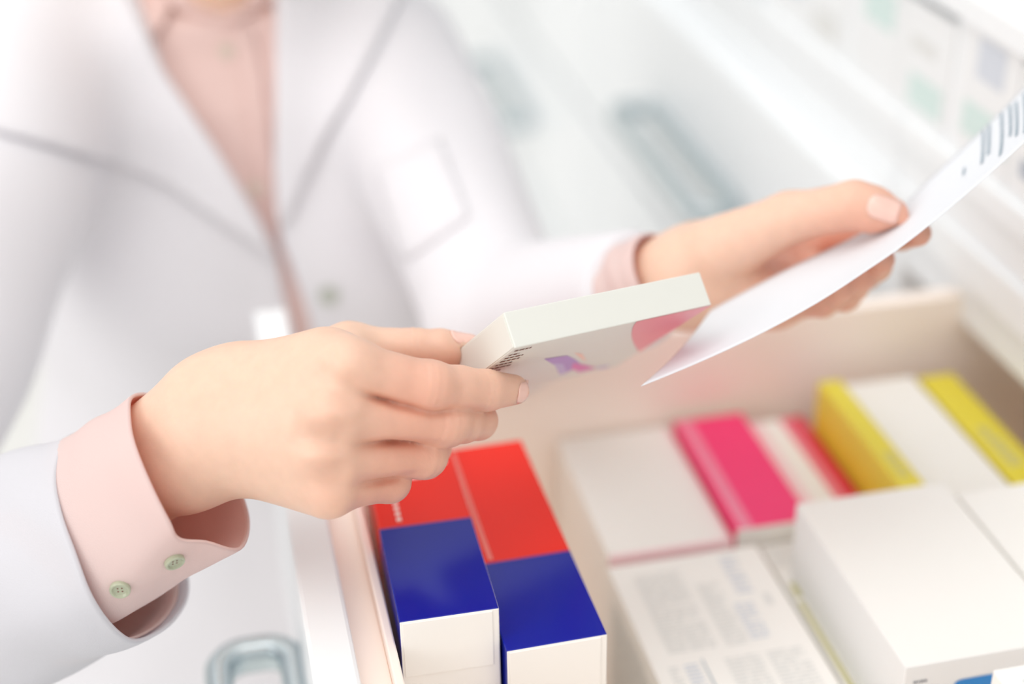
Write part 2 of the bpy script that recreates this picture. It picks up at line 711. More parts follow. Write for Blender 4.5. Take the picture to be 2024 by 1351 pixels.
drawer['label'] = 'pulled-out drawer holding medicine boxes'
mb = MB()
mb.box((XD0, Y0D, 1.01), (XD1, Y1D, DT))
mb.build('front_panel', 'lacquer', drawer, False, 0.0018)
ring_handle('handle', XD0 - 0.004, 0.494, 1.098, 0.25, 0.038, drawer)


# ------------------------------------------------------------------ cartons
def carton(name, x0, x1, y0, y1, z0, z1, label, group, mats=('carton',), cx=(), cy=(), cz=(), fn=None, yaw=0.0, k=1.0):
    """A folded carton; cx, cy, cz cut its faces where the print changes, fn picks the print of each patch; k sets how large it is."""
    x0, x1, y0, y1, z1 = x0 * k, x1 * k, y0 * k, y1 * k, CZ - (CZ - z1) * k
    if z0 != FLOORZ and k != 1.0:
        z0 = CZ - (CZ - z0) * k
    cx, cy, cz = [q * k for q in cx], [q * k for q in cy], [q * k for q in cz]
    t = thing(name, ((x0 + x1) / 2, (y0 + y1) / 2, z0), label, 'medicine box', group)
    k_ = k
    X = [0, *cx, x1 - x0]
    Y = [0, *cy, y1 - y0]
    Z = [0, *cz, z1 - z0]
    mb = MB()
    V = {}

    def vid(p):
        p = tuple(round(q, 6) for q in p)
        if p not in V:
            V[p] = len(V)
        return V[p]

    F, MI = [], []

    def face(pts, side):
        c = np.mean(pts, 0) / k_
        F.append([vid(p) for p in pts])
        MI.append(fn(c, side) if fn else 0)

    for i in range(len(X) - 1):
        for j in range(len(Y) - 1):
            a, b_, c, d = X[i], X[i + 1], Y[j], Y[j + 1]
            face([(a, c, Z[-1]), (b_, c, Z[-1]), (b_, d, Z[-1]), (a, d, Z[-1])], 'top')
            face([(a, d, 0), (b_, d, 0), (b_, c, 0), (a, c, 0)], 'bottom')
    for i in range(len(X) - 1):
        for m_ in range(len(Z) - 1):
            a, b_, c, d = X[i], X[i + 1], Z[m_], Z[m_ + 1]
            face([(a, 0, c), (b_, 0, c), (b_, 0, d), (a, 0, d)], 'front')
            face([(b_, Y[-1], c), (a, Y[-1], c), (a, Y[-1], d), (b_, Y[-1], d)], 'back')
    for j in range(len(Y) - 1):
        for m_ in range(len(Z) - 1):
            a, b_, c, d = Y[j], Y[j + 1], Z[m_], Z[m_ + 1]
            face([(0, b_, c), (0, a, c), (0, a, d), (0, b_, d)], 'left')
            face([(X[-1], a, c), (X[-1], b_, c), (X[-1], b_, d), (X[-1], a, d)], 'right')
    pts = np.array([p for p in V])
    cs, sn = math.cos(yaw), math.sin(yaw)
    ex, ey, ez = np.array([cs, sn, 0]), np.array([-sn, cs, 0]), np.array([0, 0, 1.0])
    org = np.array([x0, y0, z0])
    fr = (org, ex, ey, ez)
    W3 = [org + ex * p[0] + ey * p[1] + ez * p[2] for p in pts]
    o = mesh_obj('carton', W3, F, mats[0], t, False, list(mats), MI)
    bv = o.modifiers.new('fold', 'BEVEL')
    bv.width = 0.0006
    bv.segments = 2
    bv.limit_method = 'ANGLE'
    bv.angle_limit = 0.7
    return t, (org, ex * k_, ey * k_, ez), ((x1 - x0) / k_, (y1 - y0) / k_, z1 - z0)


def printing(name, fr, quads, mats, parent, ez=0.00012, raised=True):
    """Flat print on a carton: quads in carton coordinates."""
    mb = MB()
    for q, m in quads:
        mb.quad(q, m)
    put_all(mb, fr)
    return mb.build(name, mats, parent)


def text_lines(x0, x1, y0, y1, z, lh, m=0, along='x', fill=0.9, rg=random):
    """Rows of word-sized dashes between x0..x1, stacked from y1 down to y0."""
    out = []
    y = y1
    while y - lh > y0:
        x = x0
        last = x0 + (x1 - x0) * (1 if rg.random() < fill else rg.uniform(0.4, 0.8))
        while x < last:
            w = rg.uniform(1.2, 4.2) * lh
            e = min(x + w, last)
            out.append(([(x, y - lh * 0.55, z), (e, y - lh * 0.55, z), (e, y, z), (x, y, z)], m))
            x += w + 0.5 * lh
        y -= lh
    return out


def flap(fr, dims, parent, zfrac=0.45, side=1):
    """The tuck flap that closes the near end of a carton."""
    w, l, h = dims
    mb = MB()
    mb.box((0.0012, -0.0005, h * zfrac), (w - 0.0012, -0.00005, h - 0.0008))
    put_all(mb, fr)
    return mb.build('tuck_flap', 'carton', parent, False, 0.0002)


# -- the two red and blue boxes
def redblue(label, x0, y0, z1, L, Wd, yaw, split, first):
    def fn(c, side):
        if side in ('front', 'back', 'right'):
            return 0
        yy = c[1]
        return 1 if yy < split else (2 if yy < split + 0.0012 else 3)
    t, fr, dm = carton('medicine_box', x0, x0 + Wd, y0, y0 + L, FLOORZ, z1, label, 'red and blue boxes by the drawer front',
                       ('carton', 'blue', 'magenta_line', 'red'), cy=(split, split + 0.0012), fn=fn, yaw=yaw)
    h = dm[2]
    f = MB()
    f.box((0.0012, -0.0005, h - 0.030), (Wd - 0.003, -0.00003, h - 0.0008))
    put_all(f, fr)
    f.build('tuck_flap', 'carton', t, False, 0.0002)
    return t, fr, dm


t, fr, dm = redblue('red and dark blue medicine box with white printing, against the drawer front panel', 0.0555, 0.494, CZ - 0.412, 0.155, 0.0425,
                    math.radians(-1.2), 0.066, True)
h = dm[2] + 0.00015
q = []
q += [([(0.0085, 0.0695, h), (0.0110, 0.0695, h), (0.0110, 0.094, h), (0.0085, 0.094, h)], 1)]
for yy in np.arange(0.071, 0.093, 0.0042):
    q += [([(0.0086, yy, h + 4e-5), (0.0108, yy + 0.0004, h + 4e-5), (0.0108, yy + 0.0022, h + 4e-5), (0.0086, yy + 0.0018, h + 4e-5)], 0)]
for (xa, xb, ya, yb) in ((0.018, 0.032, 0.103, 0.110), (0.033, 0.0385, 0.112, 0.121), (0.0195, 0.030, 0.113, 0.121)):
    r = min(xb - xa, yb - ya) * 0.35
    ring = []
    for cx_, cy_, a0 in ((xb - r, yb - r, 0), (xa + r, yb - r, 90), (xa + r, ya + r, 180), (xb - r, ya + r, 270)):
        ring += [(cx_ + r * math.cos(math.radians(a0 + k * 22.5)), cy_ + r * math.sin(math.radians(a0 + k * 22.5)), h) for k in range(5)]
    q.append((ring, 0))
printing('white_lettering', fr, q, ['print_white', 'print_pale_red'], t)['label'] = 'white letter shapes printed on the red half'

t, fr, dm = redblue('red and dark blue medicine box lying lower than its twin with white printing', 0.0993, 0.486, CZ - 0.430, 0.158, 0.0445,
                    math.radians(0.6), 0.0605, False)
h = dm[2] + 0.00015
printing('pale_edge', fr, [([(0.006, 0.063, h), (0.0085, 0.063, h), (0.0085, 0.155, h), (0.006, 0.155, h)], 0)], ['print_pale_red'], t)  # pale strip stands in for a lit reflection along the box edge

# -- the row of boxes further back
t, fr, dm = carton('medicine_box', 0.157, 0.2162, 0.531, 0.632, FLOORZ, CZ - 0.425, 'square white medicine box with pink rim, behind the leaflet-printed box',
                   'boxes in the open drawer', ('carton', 'pink_pale', 'pink_light'), cy=(0.0022,), cx=(0.057,),
                   fn=lambda c, s: (1 if (s == 'top' and c[1] < 0.0022) else (1 if (s == 'front' or (s == 'top' and c[0] > 0.057)) else 0)), yaw=math.radians(-0.5), k=1.19)
t, fr, dm = carton('medicine_box', 0.2178, 0.2545, 0.531, 0.627, FLOORZ, CZ - 0.420, 'bright pink medicine box with a pale pink stripe',
                   'boxes in the open drawer', ('pink', 'pink_light', 'carton', 'crimson'), cx=(0.0022, 0.0085, 0.0095),
                   fn=lambda c, s: (2 if s in ('front', 'back') else (1 if (s == 'top' and 0.0022 < c[0] < 0.0085) else 0)), yaw=math.radians(-0.5), k=1.19)
t, fr, dm = carton('medicine_box', 0.2560, 0.2868, 0.531, 0.622, FLOORZ, CZ - 0.424, 'white medicine box with crimson bands between the pink and yellow ones',
                   'boxes in the open drawer', ('carton', 'pink_pale', 'crimson_light', 'crimson'), cx=(0.007, 0.018, 0.024),
                   fn=lambda c, s: (0 if s in ('front', 'back') else (1 if c[0] < 0.007 else (0 if c[0] < 0.018 else (2 if c[0] < 0.024 else 3)))), k=1.19)
t, fr, dm = carton('medicine_box', 0.2885, 0.3005, 0.512, 0.610, FLOORZ, CZ - 0.397, 'yellow medicine box standing beside the crimson-banded one',
                   'boxes in the open drawer', ('yellow', 'carton'), fn=lambda c, s: 1 if s in ('front', 'back') else 0, k=1.19)
h = dm[2] + 0.00015
printing('small_print', fr, text_lines(0.004, 0.009, 0.008, 0.03, h, 0.0035), ['print_olive'], t)
t, fr, dm = carton('medicine_box', 0.3025, 0.3445, 0.512, 0.618, FLOORZ, CZ - 0.406, 'plain white medicine box between the two yellow ones',
                   'boxes in the open drawer', ('carton',), k=1.19)
t, fr, dm = carton('medicine_box', 0.3462, 0.3652, 0.512, 0.614, FLOORZ, CZ - 0.405, 'yellow medicine box farthest from the drawer front',
                   'boxes in the open drawer', ('yellow', 'carton'), fn=lambda c, s: 1 if s in ('front', 'back') else 0, k=1.19)
h = dm[2] + 0.00015
printing('small_print', fr, text_lines(0.005, 0.013, 0.012, 0.05, h, 0.0035), ['print_olive'], t)

# -- near boxes
t, fr, dm = carton('medicine_box', 0.1525, 0.2225, 0.395, 0.5185, FLOORZ, CZ - 0.420, 'white medicine box covered in columns of small grey print with a green line',
                   'boxes in the open drawer', ('carton',), k=1.19)
h = dm[2] + 0.00015
q = []
q += text_lines(0.009, 0.030, 0.060, 0.114, h, 0.0022)
q += text_lines(0.034, 0.044, 0.060, 0.102, h, 0.0022)
q += text_lines(0.0455, 0.054, 0.060, 0.086, h, 0.0022, 1)
q += text_lines(0.050, 0.0575, 0.088, 0.118, h, 0.0030, 1)
q += text_lines(0.006, 0.010, -0.0 + 0.004, 0.054, h, 0.0022)
q += text_lines(0.0125, 0.0185, 0.004, 0.054, h, 0.0022, 1)
q += text_lines(0.030, 0.045, 0.004, 0.054, h, 0.0022)
q += text_lines(0.048, 0.064, 0.004, 0.054, h, 0.0022)
q += [([(0.0600, 0.082, h), (0.063, 0.082, h), (0.063, 0.090, h), (0.0600, 0.090, h)], 0)]
printing('small_print', fr, q, ['print_grey', 'print_blue_grey'], t)['label'] = 'grey columns of small print'
printing('green_line', fr, [([(0.0208, 0.0, h), (0.0222, 0.0, h), (0.0217, 0.036, h), (0.0208, 0.036, h)], 0),
                            ([(0.0208, 0.036, h), (0.0217, 0.036, h), (0.0215, 0.056, h), (0.0208, 0.056, h)], 1)], ['print_teal', 'print_ink'], t)['label'] = 'green printed line'
q = text_lines(0.01, 0.12, 0.01, dm[2] - 0.012, 0, 0.0022)
mb = MB()
for pts, m in q:
    mb.quad([(-0.00012, 0.1235 - p[0], p[1]) for p in pts], m)
put_all(mb, fr)
mb.build('small_print', ['print_grey'], t)

t, fr, dm = carton('medicine_box', 0.2262, 0.3005, 0.386, 0.5225, FLOORZ, CZ - 0.4245, 'box with grey and olive print pinned under the large plain white box',
                   'boxes in the open drawer', ('carton', 'print_olive'), k=1.2)
h = dm[2] + 0.00015
q = text_lines(0.002, 0.05, 0.118, 0.134, h, 0.0022, 0)
q += [([(0.002, 0.098, h), (0.009, 0.098, h), (0.010, 0.108, h), (0.003, 0.108, h)], 1), ([(0.0015, 0.02, h), (0.004, 0.02, h), (0.004, 0.095, h), (0.0015, 0.095, h)], 1)]
printing('small_print', fr, q, ['print_grey', 'print_olive'], t)
BIGZ = CZ - 0.4243
t, fr, dm = carton('medicine_box', 0.2312, 0.3000, 0.391, 0.4985, BIGZ, CZ - 0.385, 'large plain white medicine box on top of the others, blue label on its end',
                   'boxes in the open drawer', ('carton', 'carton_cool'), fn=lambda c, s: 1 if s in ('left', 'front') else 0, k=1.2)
hh = dm[2]
mb = MB()
ring = []
xa, xb, za, zb, r = 0.021, 0.0395, 0.010, hh - 0.0128, 0.003
for cx_, cz_, a0 in ((xb - r, zb - r, 0), (xa + r, zb - r, 90), (xa + r, za + r, 180), (xb - r, za + r, 270)):
    ring += [(cx_ + r * math.cos(math.radians(a0 + k * 22.5)), -0.0002, cz_ + r * math.sin(math.radians(a0 + k * 22.5))) for k in range(5)]
mb.quad(ring)
put_all(mb, fr)
mb.build('blue_label', 'label_blue', t)
mb = MB()
for k, (xx, w) in enumerate(((0.004, 0.0012), (0.0056, 0.0007), (0.0068, 0.0012), (0.0084, 0.001))):
    mb.quad([(xx, -0.0002, hh - 0.0105), (xx + w, -0.0002, hh - 0.0105), (xx + w, -0.0002, hh - 0.0090), (xx, -0.0002, hh - 0.0090)])
put_all(mb, fr)
mb.build('grey_lettering', 'print_dark', t)
t, fr, dm = carton('medicine_box', 0.3020, 0.372, 0.376, 0.4905, FLOORZ, CZ - 0.386, 'white medicine box pressed against the large plain one, partly out of frame',
                   'boxes in the open drawer', ('carton',), k=1.2)
t, fr, dm = carton('medicine_box', 0.2645, 0.318, 0.30, 0.3862, FLOORZ, CZ - 0.389, 'small white medicine box at the bottom corner with the digits 2 7 on top',
                   'boxes in the open drawer', ('carton',), k=1.05)
tx, fro, dmo = t, fr, dm


def text_mesh(name, body, size, fr, parent, m, x, y, z):
    cu = bpy.data.curves.new(name, 'FONT')
    cu.body = body
    cu.size = size
    tmp = bpy.data.objects.new(name, cu)
    COL.objects.link(tmp)
    dg = bpy.context.evaluated_depsgraph_get()
    me = tmp.evaluated_get(dg).to_mesh()
    V = [tuple(v.co) for v in me.vertices]
    F = [tuple(p.vertices) for p in me.polygons]
    tmp.evaluated_get(dg).to_mesh_clear()
    bpy.data.objects.remove(tmp)
    bpy.data.curves.remove(cu)
    o, ex, ey, ez = fr
    V = [o + ex * (x + v[0]) + ey * (y + v[1]) + ez * z for v in V]
    return mesh_obj(name, V, F, m, parent)


text_mesh('lettering', '2 7', 0.0055, fr, t, 'print_ink', 0.0075, 0.0745, dm[2] + 0.0002)

# ------------------------------------------------------------------ boxes on the cabinet shelf
SH = [
    # y0, y1, z1, printed patches on the face (u0, u1, v0, v1 fractions, material), label
    (1.0215, 1.093, 1.332, ((0.1, 0.6, 0.3, 0.8, 'print_blue_grey'),), 'pale medicine box with a faint blue-grey panel, farthest along the shelf row'),
    (0.952, 1.020, 1.330, ((0.2, 0.8, 0.1, 0.35, 'print_grey'), (0.3, 0.9, 0.6, 0.75, 'teal_soft')), 'white medicine box with a soft teal bar above a grey one on the shelf'),
    (0.8695, 0.9385, 1.333, ((0.15, 0.8, 0.55, 0.85, 'teal_soft'),), 'white medicine box with one wide teal bar near its top edge, on the shelf'),
    (0.800, 0.868, 1.328, ((0.1, 0.75, 0.12, 0.4, 'teal_soft'), (0.3, 0.8, 0.6, 0.72, 'print_grey')), 'white medicine box with a low teal block beside the shelf divider'),
    (0.7235, 0.7865, 1.335, ((0.25, 0.75, 0.65, 0.95, 'print_blue_grey'), (0.05, 0.9, 0.2, 0.45, 'teal_soft')), 'medicine box with a blue-grey square over a teal band, above the sheet of paper'),
    (0.662, 0.722, 1.330, ((0.05, 0.8, 0.20, 0.34, 'print_slate'),), 'medicine box with a dark dash of print, behind the edge of the paper'),
]
for y0, y1, z1, marks, lab in SH:
    t, fr, dm = carton('medicine_box', XF + 0.001, XF + 0.13, y0, y1, 1.2622, z1 + 0.008, lab, 'medicine boxes on the cabinet shelf', ('carton_cool',))
    qs, ms = [], []
    for (u0, u1, v0, v1, mm) in marks:
        ya, yb, za, zb = dm[1] * u0, dm[1] * u1, dm[2] * v0, dm[2] * v1
        qs.append(([(-0.0002, yb, za), (-0.0002, ya, za), (-0.0002, ya, zb), (-0.0002, yb, zb)], len(ms)))
        ms.append(mm)
    printing('printed_mark', fr, qs, ms, t)
z = 1.3602
for k, (hgt, lab) in enumerate(((0.018, 'flat cream box at the bottom of the stack on the upper shelf'), (0.016, 'flat cream box in the middle of the stack on the upper shelf'),
                                (0.018, 'flat cream box topmost in the stack on the upper shelf'))):
    carton('medicine_box', XF + 0.010, XF + 0.11, 0.6630 + 0.003 * k, 0.7850 - 0.003 * k, z, z + hgt, lab, 'flat boxes on the upper shelf', ('carton',))
    z += hgt + 0.0003

# ------------------------------------------------------------------ the box held in the hand
HA = P(995, 617, 0.620)
va = P(1383, 537, 0.667) - HA
vb = P(877, 713, 0.676) - HA
ea = va / np.linalg.norm(va)
ebv = vb - ea * (vb @ ea)
eb = ebv / np.linalg.norm(ebv)
ec = np.cross(ea, eb)
LA, LB, LC = np.linalg.norm(va), 0.090, 0.0157
if (P(1020, 690, 0.62) - HA) @ ec < 0:
    ec = -ec
HELD = (HA, ea, eb, ec)
held = thing('medicine_box', tuple(HA + ea * LA / 2 + eb * LB / 2 + ec * LC / 2), 'slim white medicine box with pink end held up between thumb and fingers', 'medicine box')


def held_pt(a, b_, c):
    return HA + ea * a + eb * b_ + ec * c


mb = MB()
cutsA = [0, 0.058, LA]
v8 = {}
for sgn in (0,):
    mb.box((0, 0, 0), (LA, LB, LC))
put_all(mb, HELD)
o = mb.build('carton', 'carton_held', held)
bv = o.modifiers.new('fold', 'BEVEL'); bv.width = 0.0005; bv.segments = 2; bv.limit_method = 'ANGLE'
# end closure: glued flap edge at the near short end
mb = MB()
mb.box((-0.0004, 0.0007, 0.0012), (-0.00002, LB - 0.001, LC - 0.0006))
put_all(mb, HELD)
mb.build('end_flap', 'carton_held', held, False, 0.00015)
# print on the broad face that looks down
zz = LC + 0.00015


def curve_pts(f, n=14):
    return [f(k / (n - 1)) for k in range(n)]


q = []
wav = curve_pts(lambda t: (LA * (0.60 + 0.395 * t ** 1.25), t * 0.066, zz))
q.append(([(LA - 0.0002, 0.0, zz)] + wav, 0))
printing('pink_end_print', HELD, q, ['mark_rose'], held)
q = []
z2 = zz + 5e-5
q.append(([(0.030, 0.033, zz), (0.044, 0.037, zz), (0.055, 0.050, zz), (0.0685, 0.068, zz), (0.062, 0.075, zz), (0.045, 0.052, zz)], 0))
q.append(([(0.042, 0.047, z2), (0.050, 0.053, z2), (0.064, 0.0765, z2), (0.060, 0.0765, z2)], 1))
q.append(([(0.057, 0.056, z2), (0.068, 0.066, z2), (0.083, 0.081, z2), (0.074, 0.082, z2), (0.062, 0.068, z2)], 2))
q.append(([(0.046, 0.034, zz), (0.054, 0.041, zz), (0.067, 0.061, zz), (0.058, 0.050, zz)], 3))
q.append(([(0.0835, 0.080, zz), (0.092, 0.083, zz), (0.092, 0.087, zz), (0.084, 0.083, zz)], 1))
printing('colour_mark', HELD, q, ['mark_violet', 'mark_lilac', 'mark_magenta', 'mark_peach'], held)['label'] = 'violet and magenta printed shape'
q = []
for (bb, ln) in ((0.004, 0.010), (0.010, 0.007), (0.0145, 0.011), (0.019, 0.012), (0.024, 0.010), (0.029, 0.012), (0.034, 0.009)):
    a = 0.002
    while a < ln:
        w = random.uniform(0.001, 0.0026)
        q.append(([(a, bb, zz), (min(a + w, ln), bb, zz), (min(a + w, ln), bb + 0.0018, zz), (a, bb + 0.0018, zz)], 0))
        a += w + 0.0006
printing('small_print', HELD, q, ['print_brown'], held)


def box_sdf(p, grow=0.0):
    c = A3(HA + ea * LA / 2 + eb * LB / 2 + ec * LC / 2)
    q = (p - c) @ A3(np.stack([ea, eb, ec], 1))
    d = np.abs(q) - A3([LA / 2 + grow, LB / 2 + grow, LC / 2 + grow])
    return np.linalg.norm(np.maximum(d, 0), axis=1) + np.minimum(d.max(1), 0)


# ------------------------------------------------------------------ the sheet of paper
near_e = [(1267, 762, .650), (1360, 724, .654), (1452, 683, .657), (1540, 639, .660), (1625, 591, .662), (1712, 534, .664), (1798, 474, .665), (1906, 386, .664), (2024, 281, .660), (2130, 178, .654)]
far_e = [(1405, 612, .722), (1478, 572, .726), (1560, 529, .729), (1640, 491, .731), (1715, 453, .732), (1782, 407, .732), (1840, 350, .731), (1922, 274, .729), (2024, 172, .724), (2115, 70, .717)]
NE = np.array([P(*q) for q in near_e])
FE = np.array([P(*q) for q in far_e])


def resample(L, n):
    t = np.linspace(0, len(L) - 1.00001, n)
    i = t.astype(int)
    u = (t - i)[:, None]
    g = lambda j: L[np.clip(j, 0, len(L) - 1)]
    a, b_, c, d = g(i - 1), g(i), g(i + 1), g(i + 2)
    return 0.5 * (2 * b_ + (c - a) * u + (2 * a - 5 * b_ + 4 * c - d) * u ** 2 + (3 * b_ - a - 3 * c + d) * u ** 3)


nu, nv = 70, 16
NE2, FE2 = resample(NE, nu), resample(FE, nu)
nrm = np.cross(NE2[40] - NE2[20], FE2[30] - NE2[30])
nrm /= np.linalg.norm(nrm)
if nrm[2] < 0:
    nrm = -nrm


def paper_pt(u, v, lift=0.0):
    k = u * (nu - 1)
    i = min(int(k), nu - 2)
    w = k - i
    a = NE2[i] * (1 - w) + NE2[i + 1] * w
    b_ = FE2[i] * (1 - w) + FE2[i + 1] * w
    return a * (1 - v) + b_ * v + nrm * (lift - 0.002 * math.sin(math.pi * v))


V = [paper_pt(i / (nu - 1), j / (nv - 1)) for i in range(nu) for j in range(nv)]
F = [(i * nv + j, (i + 1) * nv + j, (i + 1) * nv + j + 1, i * nv + j + 1) for i in range(nu - 1) for j in range(nv - 1)]
sheet = thing('paper_sheet', tuple(paper_pt(0.5, 0.5)), 'white printed sheet of paper pinched in the hand above the drawer', 'paper')
o = mesh_obj('sheet', V, F, 'paper', sheet, True)
so = o.modifiers.new('thickness', 'SOLIDIFY'); so.thickness = 0.0003; so.offset = -1
mb = MB()
for k, (u, v0, v1) in enumerate(((0.760, 0.50, 0.62), (0.800, 0.40, 0.95), (0.812, 0.46, 0.95), (0.838, 0.20, 0.95), (0.855, 0.42, 0.93), (0.868, 0.3, 0.9), (0.885, 0.2, 0.9), (0.905, 0.25, 0.9), (0.92, 0.2, 0.9), (0.94, 0.2, 0.8))):
    v = v0
    while v < v1:
        w = random.uniform(0.02, 0.07)
        mb.quad([paper_pt(u, v, 0.0005), paper_pt(u, min(v + w, v1), 0.0005), paper_pt(u + 0.006, min(v + w, v1), 0.0005), paper_pt(u + 0.006, v, 0.0005)])
        v += w + 0.012
mb.build('printed_text', 'print_ink', sheet)

PB = BVHTree.FromPolygons([tuple(v) for v in V], F)

# ------------------------------------------------------------------ the person
N = P(445, 20, 1.045)
PX, PY, PZ = N
person = thing('person', (PX, PY + 0.02, 0.0), 'person in white lab coat over pale pink blouse, holding a box and a sheet', 'person')

prof = np.array([
    # z, half width, half depth, dx, dy
    (0.06, 0.048, 0.050, 0, 0.0), (0.03, 0.054, 0.056, 0, 0.0), (0.012, 0.078, 0.062, 0, 0.0), (-0.01, 0.112, 0.066, 0, 0.002), (-0.045, 0.130, 0.078, 0, 0.0),
    (-0.12, 0.136, 0.090, 0.002, -0.004), (-0.18, 0.140, 0.098, 0.004, -0.006), (-0.27, 0.152, 0.096, -0.004, 0.0), (-0.35, 0.168, 0.098, -0.008, 0.004),
    (-0.45, 0.184, 0.110, -0.010, 0.006), (-0.55, 0.190, 0.118, -0.006, 0.008), (-0.80, 0.182, 0.122, 0.008, 0.01), (-1.3, 0.182, 0.122, 0.008, 0.01)])[::-1]


def torso(p, off):
    z = p[:, 2] - PZ
    a = np.interp(z, prof[:, 0], prof[:, 1]) + off
    b_ = np.interp(z, prof[:, 0], prof[:, 2]) + off
    dx = p[:, 0] - PX - np.interp(z, prof[:, 0], prof[:, 3])
    dy = p[:, 1] - PY - np.interp(z, prof[:, 0], prof[:, 4])
    n = np.sqrt((dx / a) ** 2 + (dy / b_) ** 2)
    d = (n - 1) * np.minimum(a, b_) * 0.9
    for sx in (-1, 1):
        d = smin(d, ell(p, (PX + 0.004 + sx * 0.066, PY - 0.062, PZ - 0.185), (0.058 + off, 0.052 + off, 0.062 + off)), 0.035)
    return d.astype(f32)


SL, SR = N + np.array([0.106, 0.0, -0.036]), N + np.array([-0.122, -0.02, -0.026])
EL = P(985, 640, 0.905)
ER = P(-330, 1185, 0.735)
WL = P(1310, 556, 0.768)
WR = P(300, 915, 0.645)


def wrinkle(p, amp):
    x, y, z = (p[:, i] for i in range(3))
    return (amp * (np.sin(38 * x + 21 * z + 3 * np.sin(17 * z)) + 0.8 * np.sin(-27 * x + 33 * z + 2.1 + 2 * np.sin(23 * x))
                   + 0.6 * np.sin(64 * x + 11 * z + 30 * y + 0.5))).astype(f32)


def coat_base(p):
    d = torso(p, 0.014)
    d = smin(d, cone(p, SL, EL, 0.053, 0.045), 0.03)
    fa = P(1250, 574, 0.780)
    fore = cone(p, EL, fa, 0.044, 0.0285)
    ax_ = (fa - EL) / np.linalg.norm(fa - EL)
    fore = smax(fore, ((p - A3(fa)) @ A3(ax_)).astype(f32), 0.003)
    d = smin(d, fore, 0.012)
    d = smin(d, cone(p, SR, ER, 0.058, 0.048), 0.03)
    d = np.maximum(d, p[:, 2] - (PZ + 0.05) + np.clip(PY - 0.02 - p[:, 1], -0.03, 0.02))
    d = np.maximum(d, (PZ - 0.72) - p[:, 2])
    return d + wrinkle(p, 0.0017)


# skin of the whole figure (coarse) -------------------------------------------------
HC = N + np.array([0.004, -0.035, 0.185])


def body_base(p):
    d = torso(p, -0.012)
    d = np.maximum(d, p[:, 2] - (PZ + 0.05))
    d = np.maximum(d, (PZ - 0.60) - p[:, 2])
    for a, b_, c, ra, rb, rc in ((SL, EL, WL, 0.040, 0.026, 0.014), (SR, ER, WR, 0.045, 0.033, 0.016)):
        d = smin(d, cone(p, a, b_, ra, rb), 0.02)
        d = smin(d, cone(p, b_, c, rb, rc), 0.012)
    d = smin(d, cone(p, N + [0, 0.012, -0.04], N + [0, -0.004, 0.12], 0.052, 0.047), 0.025)
    d = smin(d, ell(p, HC + [0, 0.015, 0.02], (0.070, 0.088, 0.088)), 0.02)
    d = smin(d, cone(p, HC + [0, -0.035, -0.03], HC + [0, -0.046, -0.078], 0.056, 0.034), 0.02)
    d = smin(d, cone(p, HC + [0, -0.076, 0.012], HC + [0, -0.098, -0.022], 0.007, 0.010), 0.012)
    for sx in (-1, 1):
        d = smin(d, cone(p, HC + [sx * 0.075, 0.012, 0.018], HC + [sx * 0.070, 0.006, -0.022], 0.011, 0.008), 0.006)
        d = smax(d, -ell(p, HC + [sx * 0.031, -0.092, 0.010], (0.016, 0.013, 0.009)), 0.008)
        hip = N + [sx * 0.085, 0.02, -0.58]
        knee = N + [sx * 0.088, 0.005, -0.92]
        ank = np.array([PX + sx * 0.085, PY + 0.03, 0.085])
        d = smin(d, cone(p, hip, knee, 0.085, 0.055), 0.03)
        d = smin(d, cone(p, knee, ank, 0.052, 0.034), 0.02)
        d = smin(d, cone(p, ank - [0, 0, 0.045], ank + [0, -0.13, -0.058], 0.036, 0.022), 0.02)
    d = smin(d, cone(p, HC + [-0.017, -0.076, -0.0465], HC + [0.017, -0.076, -0.0465], 0.0045, 0.0045), 0.006)
    d = smin(d, cone(p, HC + [-0.013, -0.0745, -0.0545], HC + [0.013, -0.0745, -0.0545], 0.0052, 0.0052), 0.006)
    for sx in (-1, 1):                                                     # eyelids
        e = HC + [sx * 0.031, -0.0715, 0.010]
        lid = smax(sph(p, e, 0.0128), -ell(p, e + [0, -0.013, -0.0006], (0.0125, 0.012, 0.0046)), 0.0012)
        d = smin(d, lid, 0.003)
        d = smax(d, -ell(p, e + [0, -0.013, -0.0006], (0.0125, 0.012, 0.0046)), 0.001)
        d = smin(d, cone(p, HC + [sx * 0.014, -0.088, 0.028], HC + [sx * 0.050, -0.074, 0.030], 0.004, 0.003), 0.008)
    return d


BV, BF = surface(lambda p: np.maximum(body_base(p), p[:, 2] - (PZ + 0.0715)), (PX - 0.42, 0.50, 0.0), (PX + 0.42, PY + 0.24, PZ + 0.33), 0.0085, 1)
_hv, _hf = surface(lambda p: np.maximum(body_base(p), (PZ + 0.070) - p[:, 2]), HC + [-0.11, -0.13, -0.15], HC + [0.11, 0.13, 0.14], 0.0026, 1)
BF = np.concatenate([BF, _hf + len(BV)])
BV = np.concatenate([BV, _hv])

# right hand ---------------------------------------------------------------------
H = {}


def seg(*pts):
    return [np.array(P(x, y, d)) for x, y, d in pts]


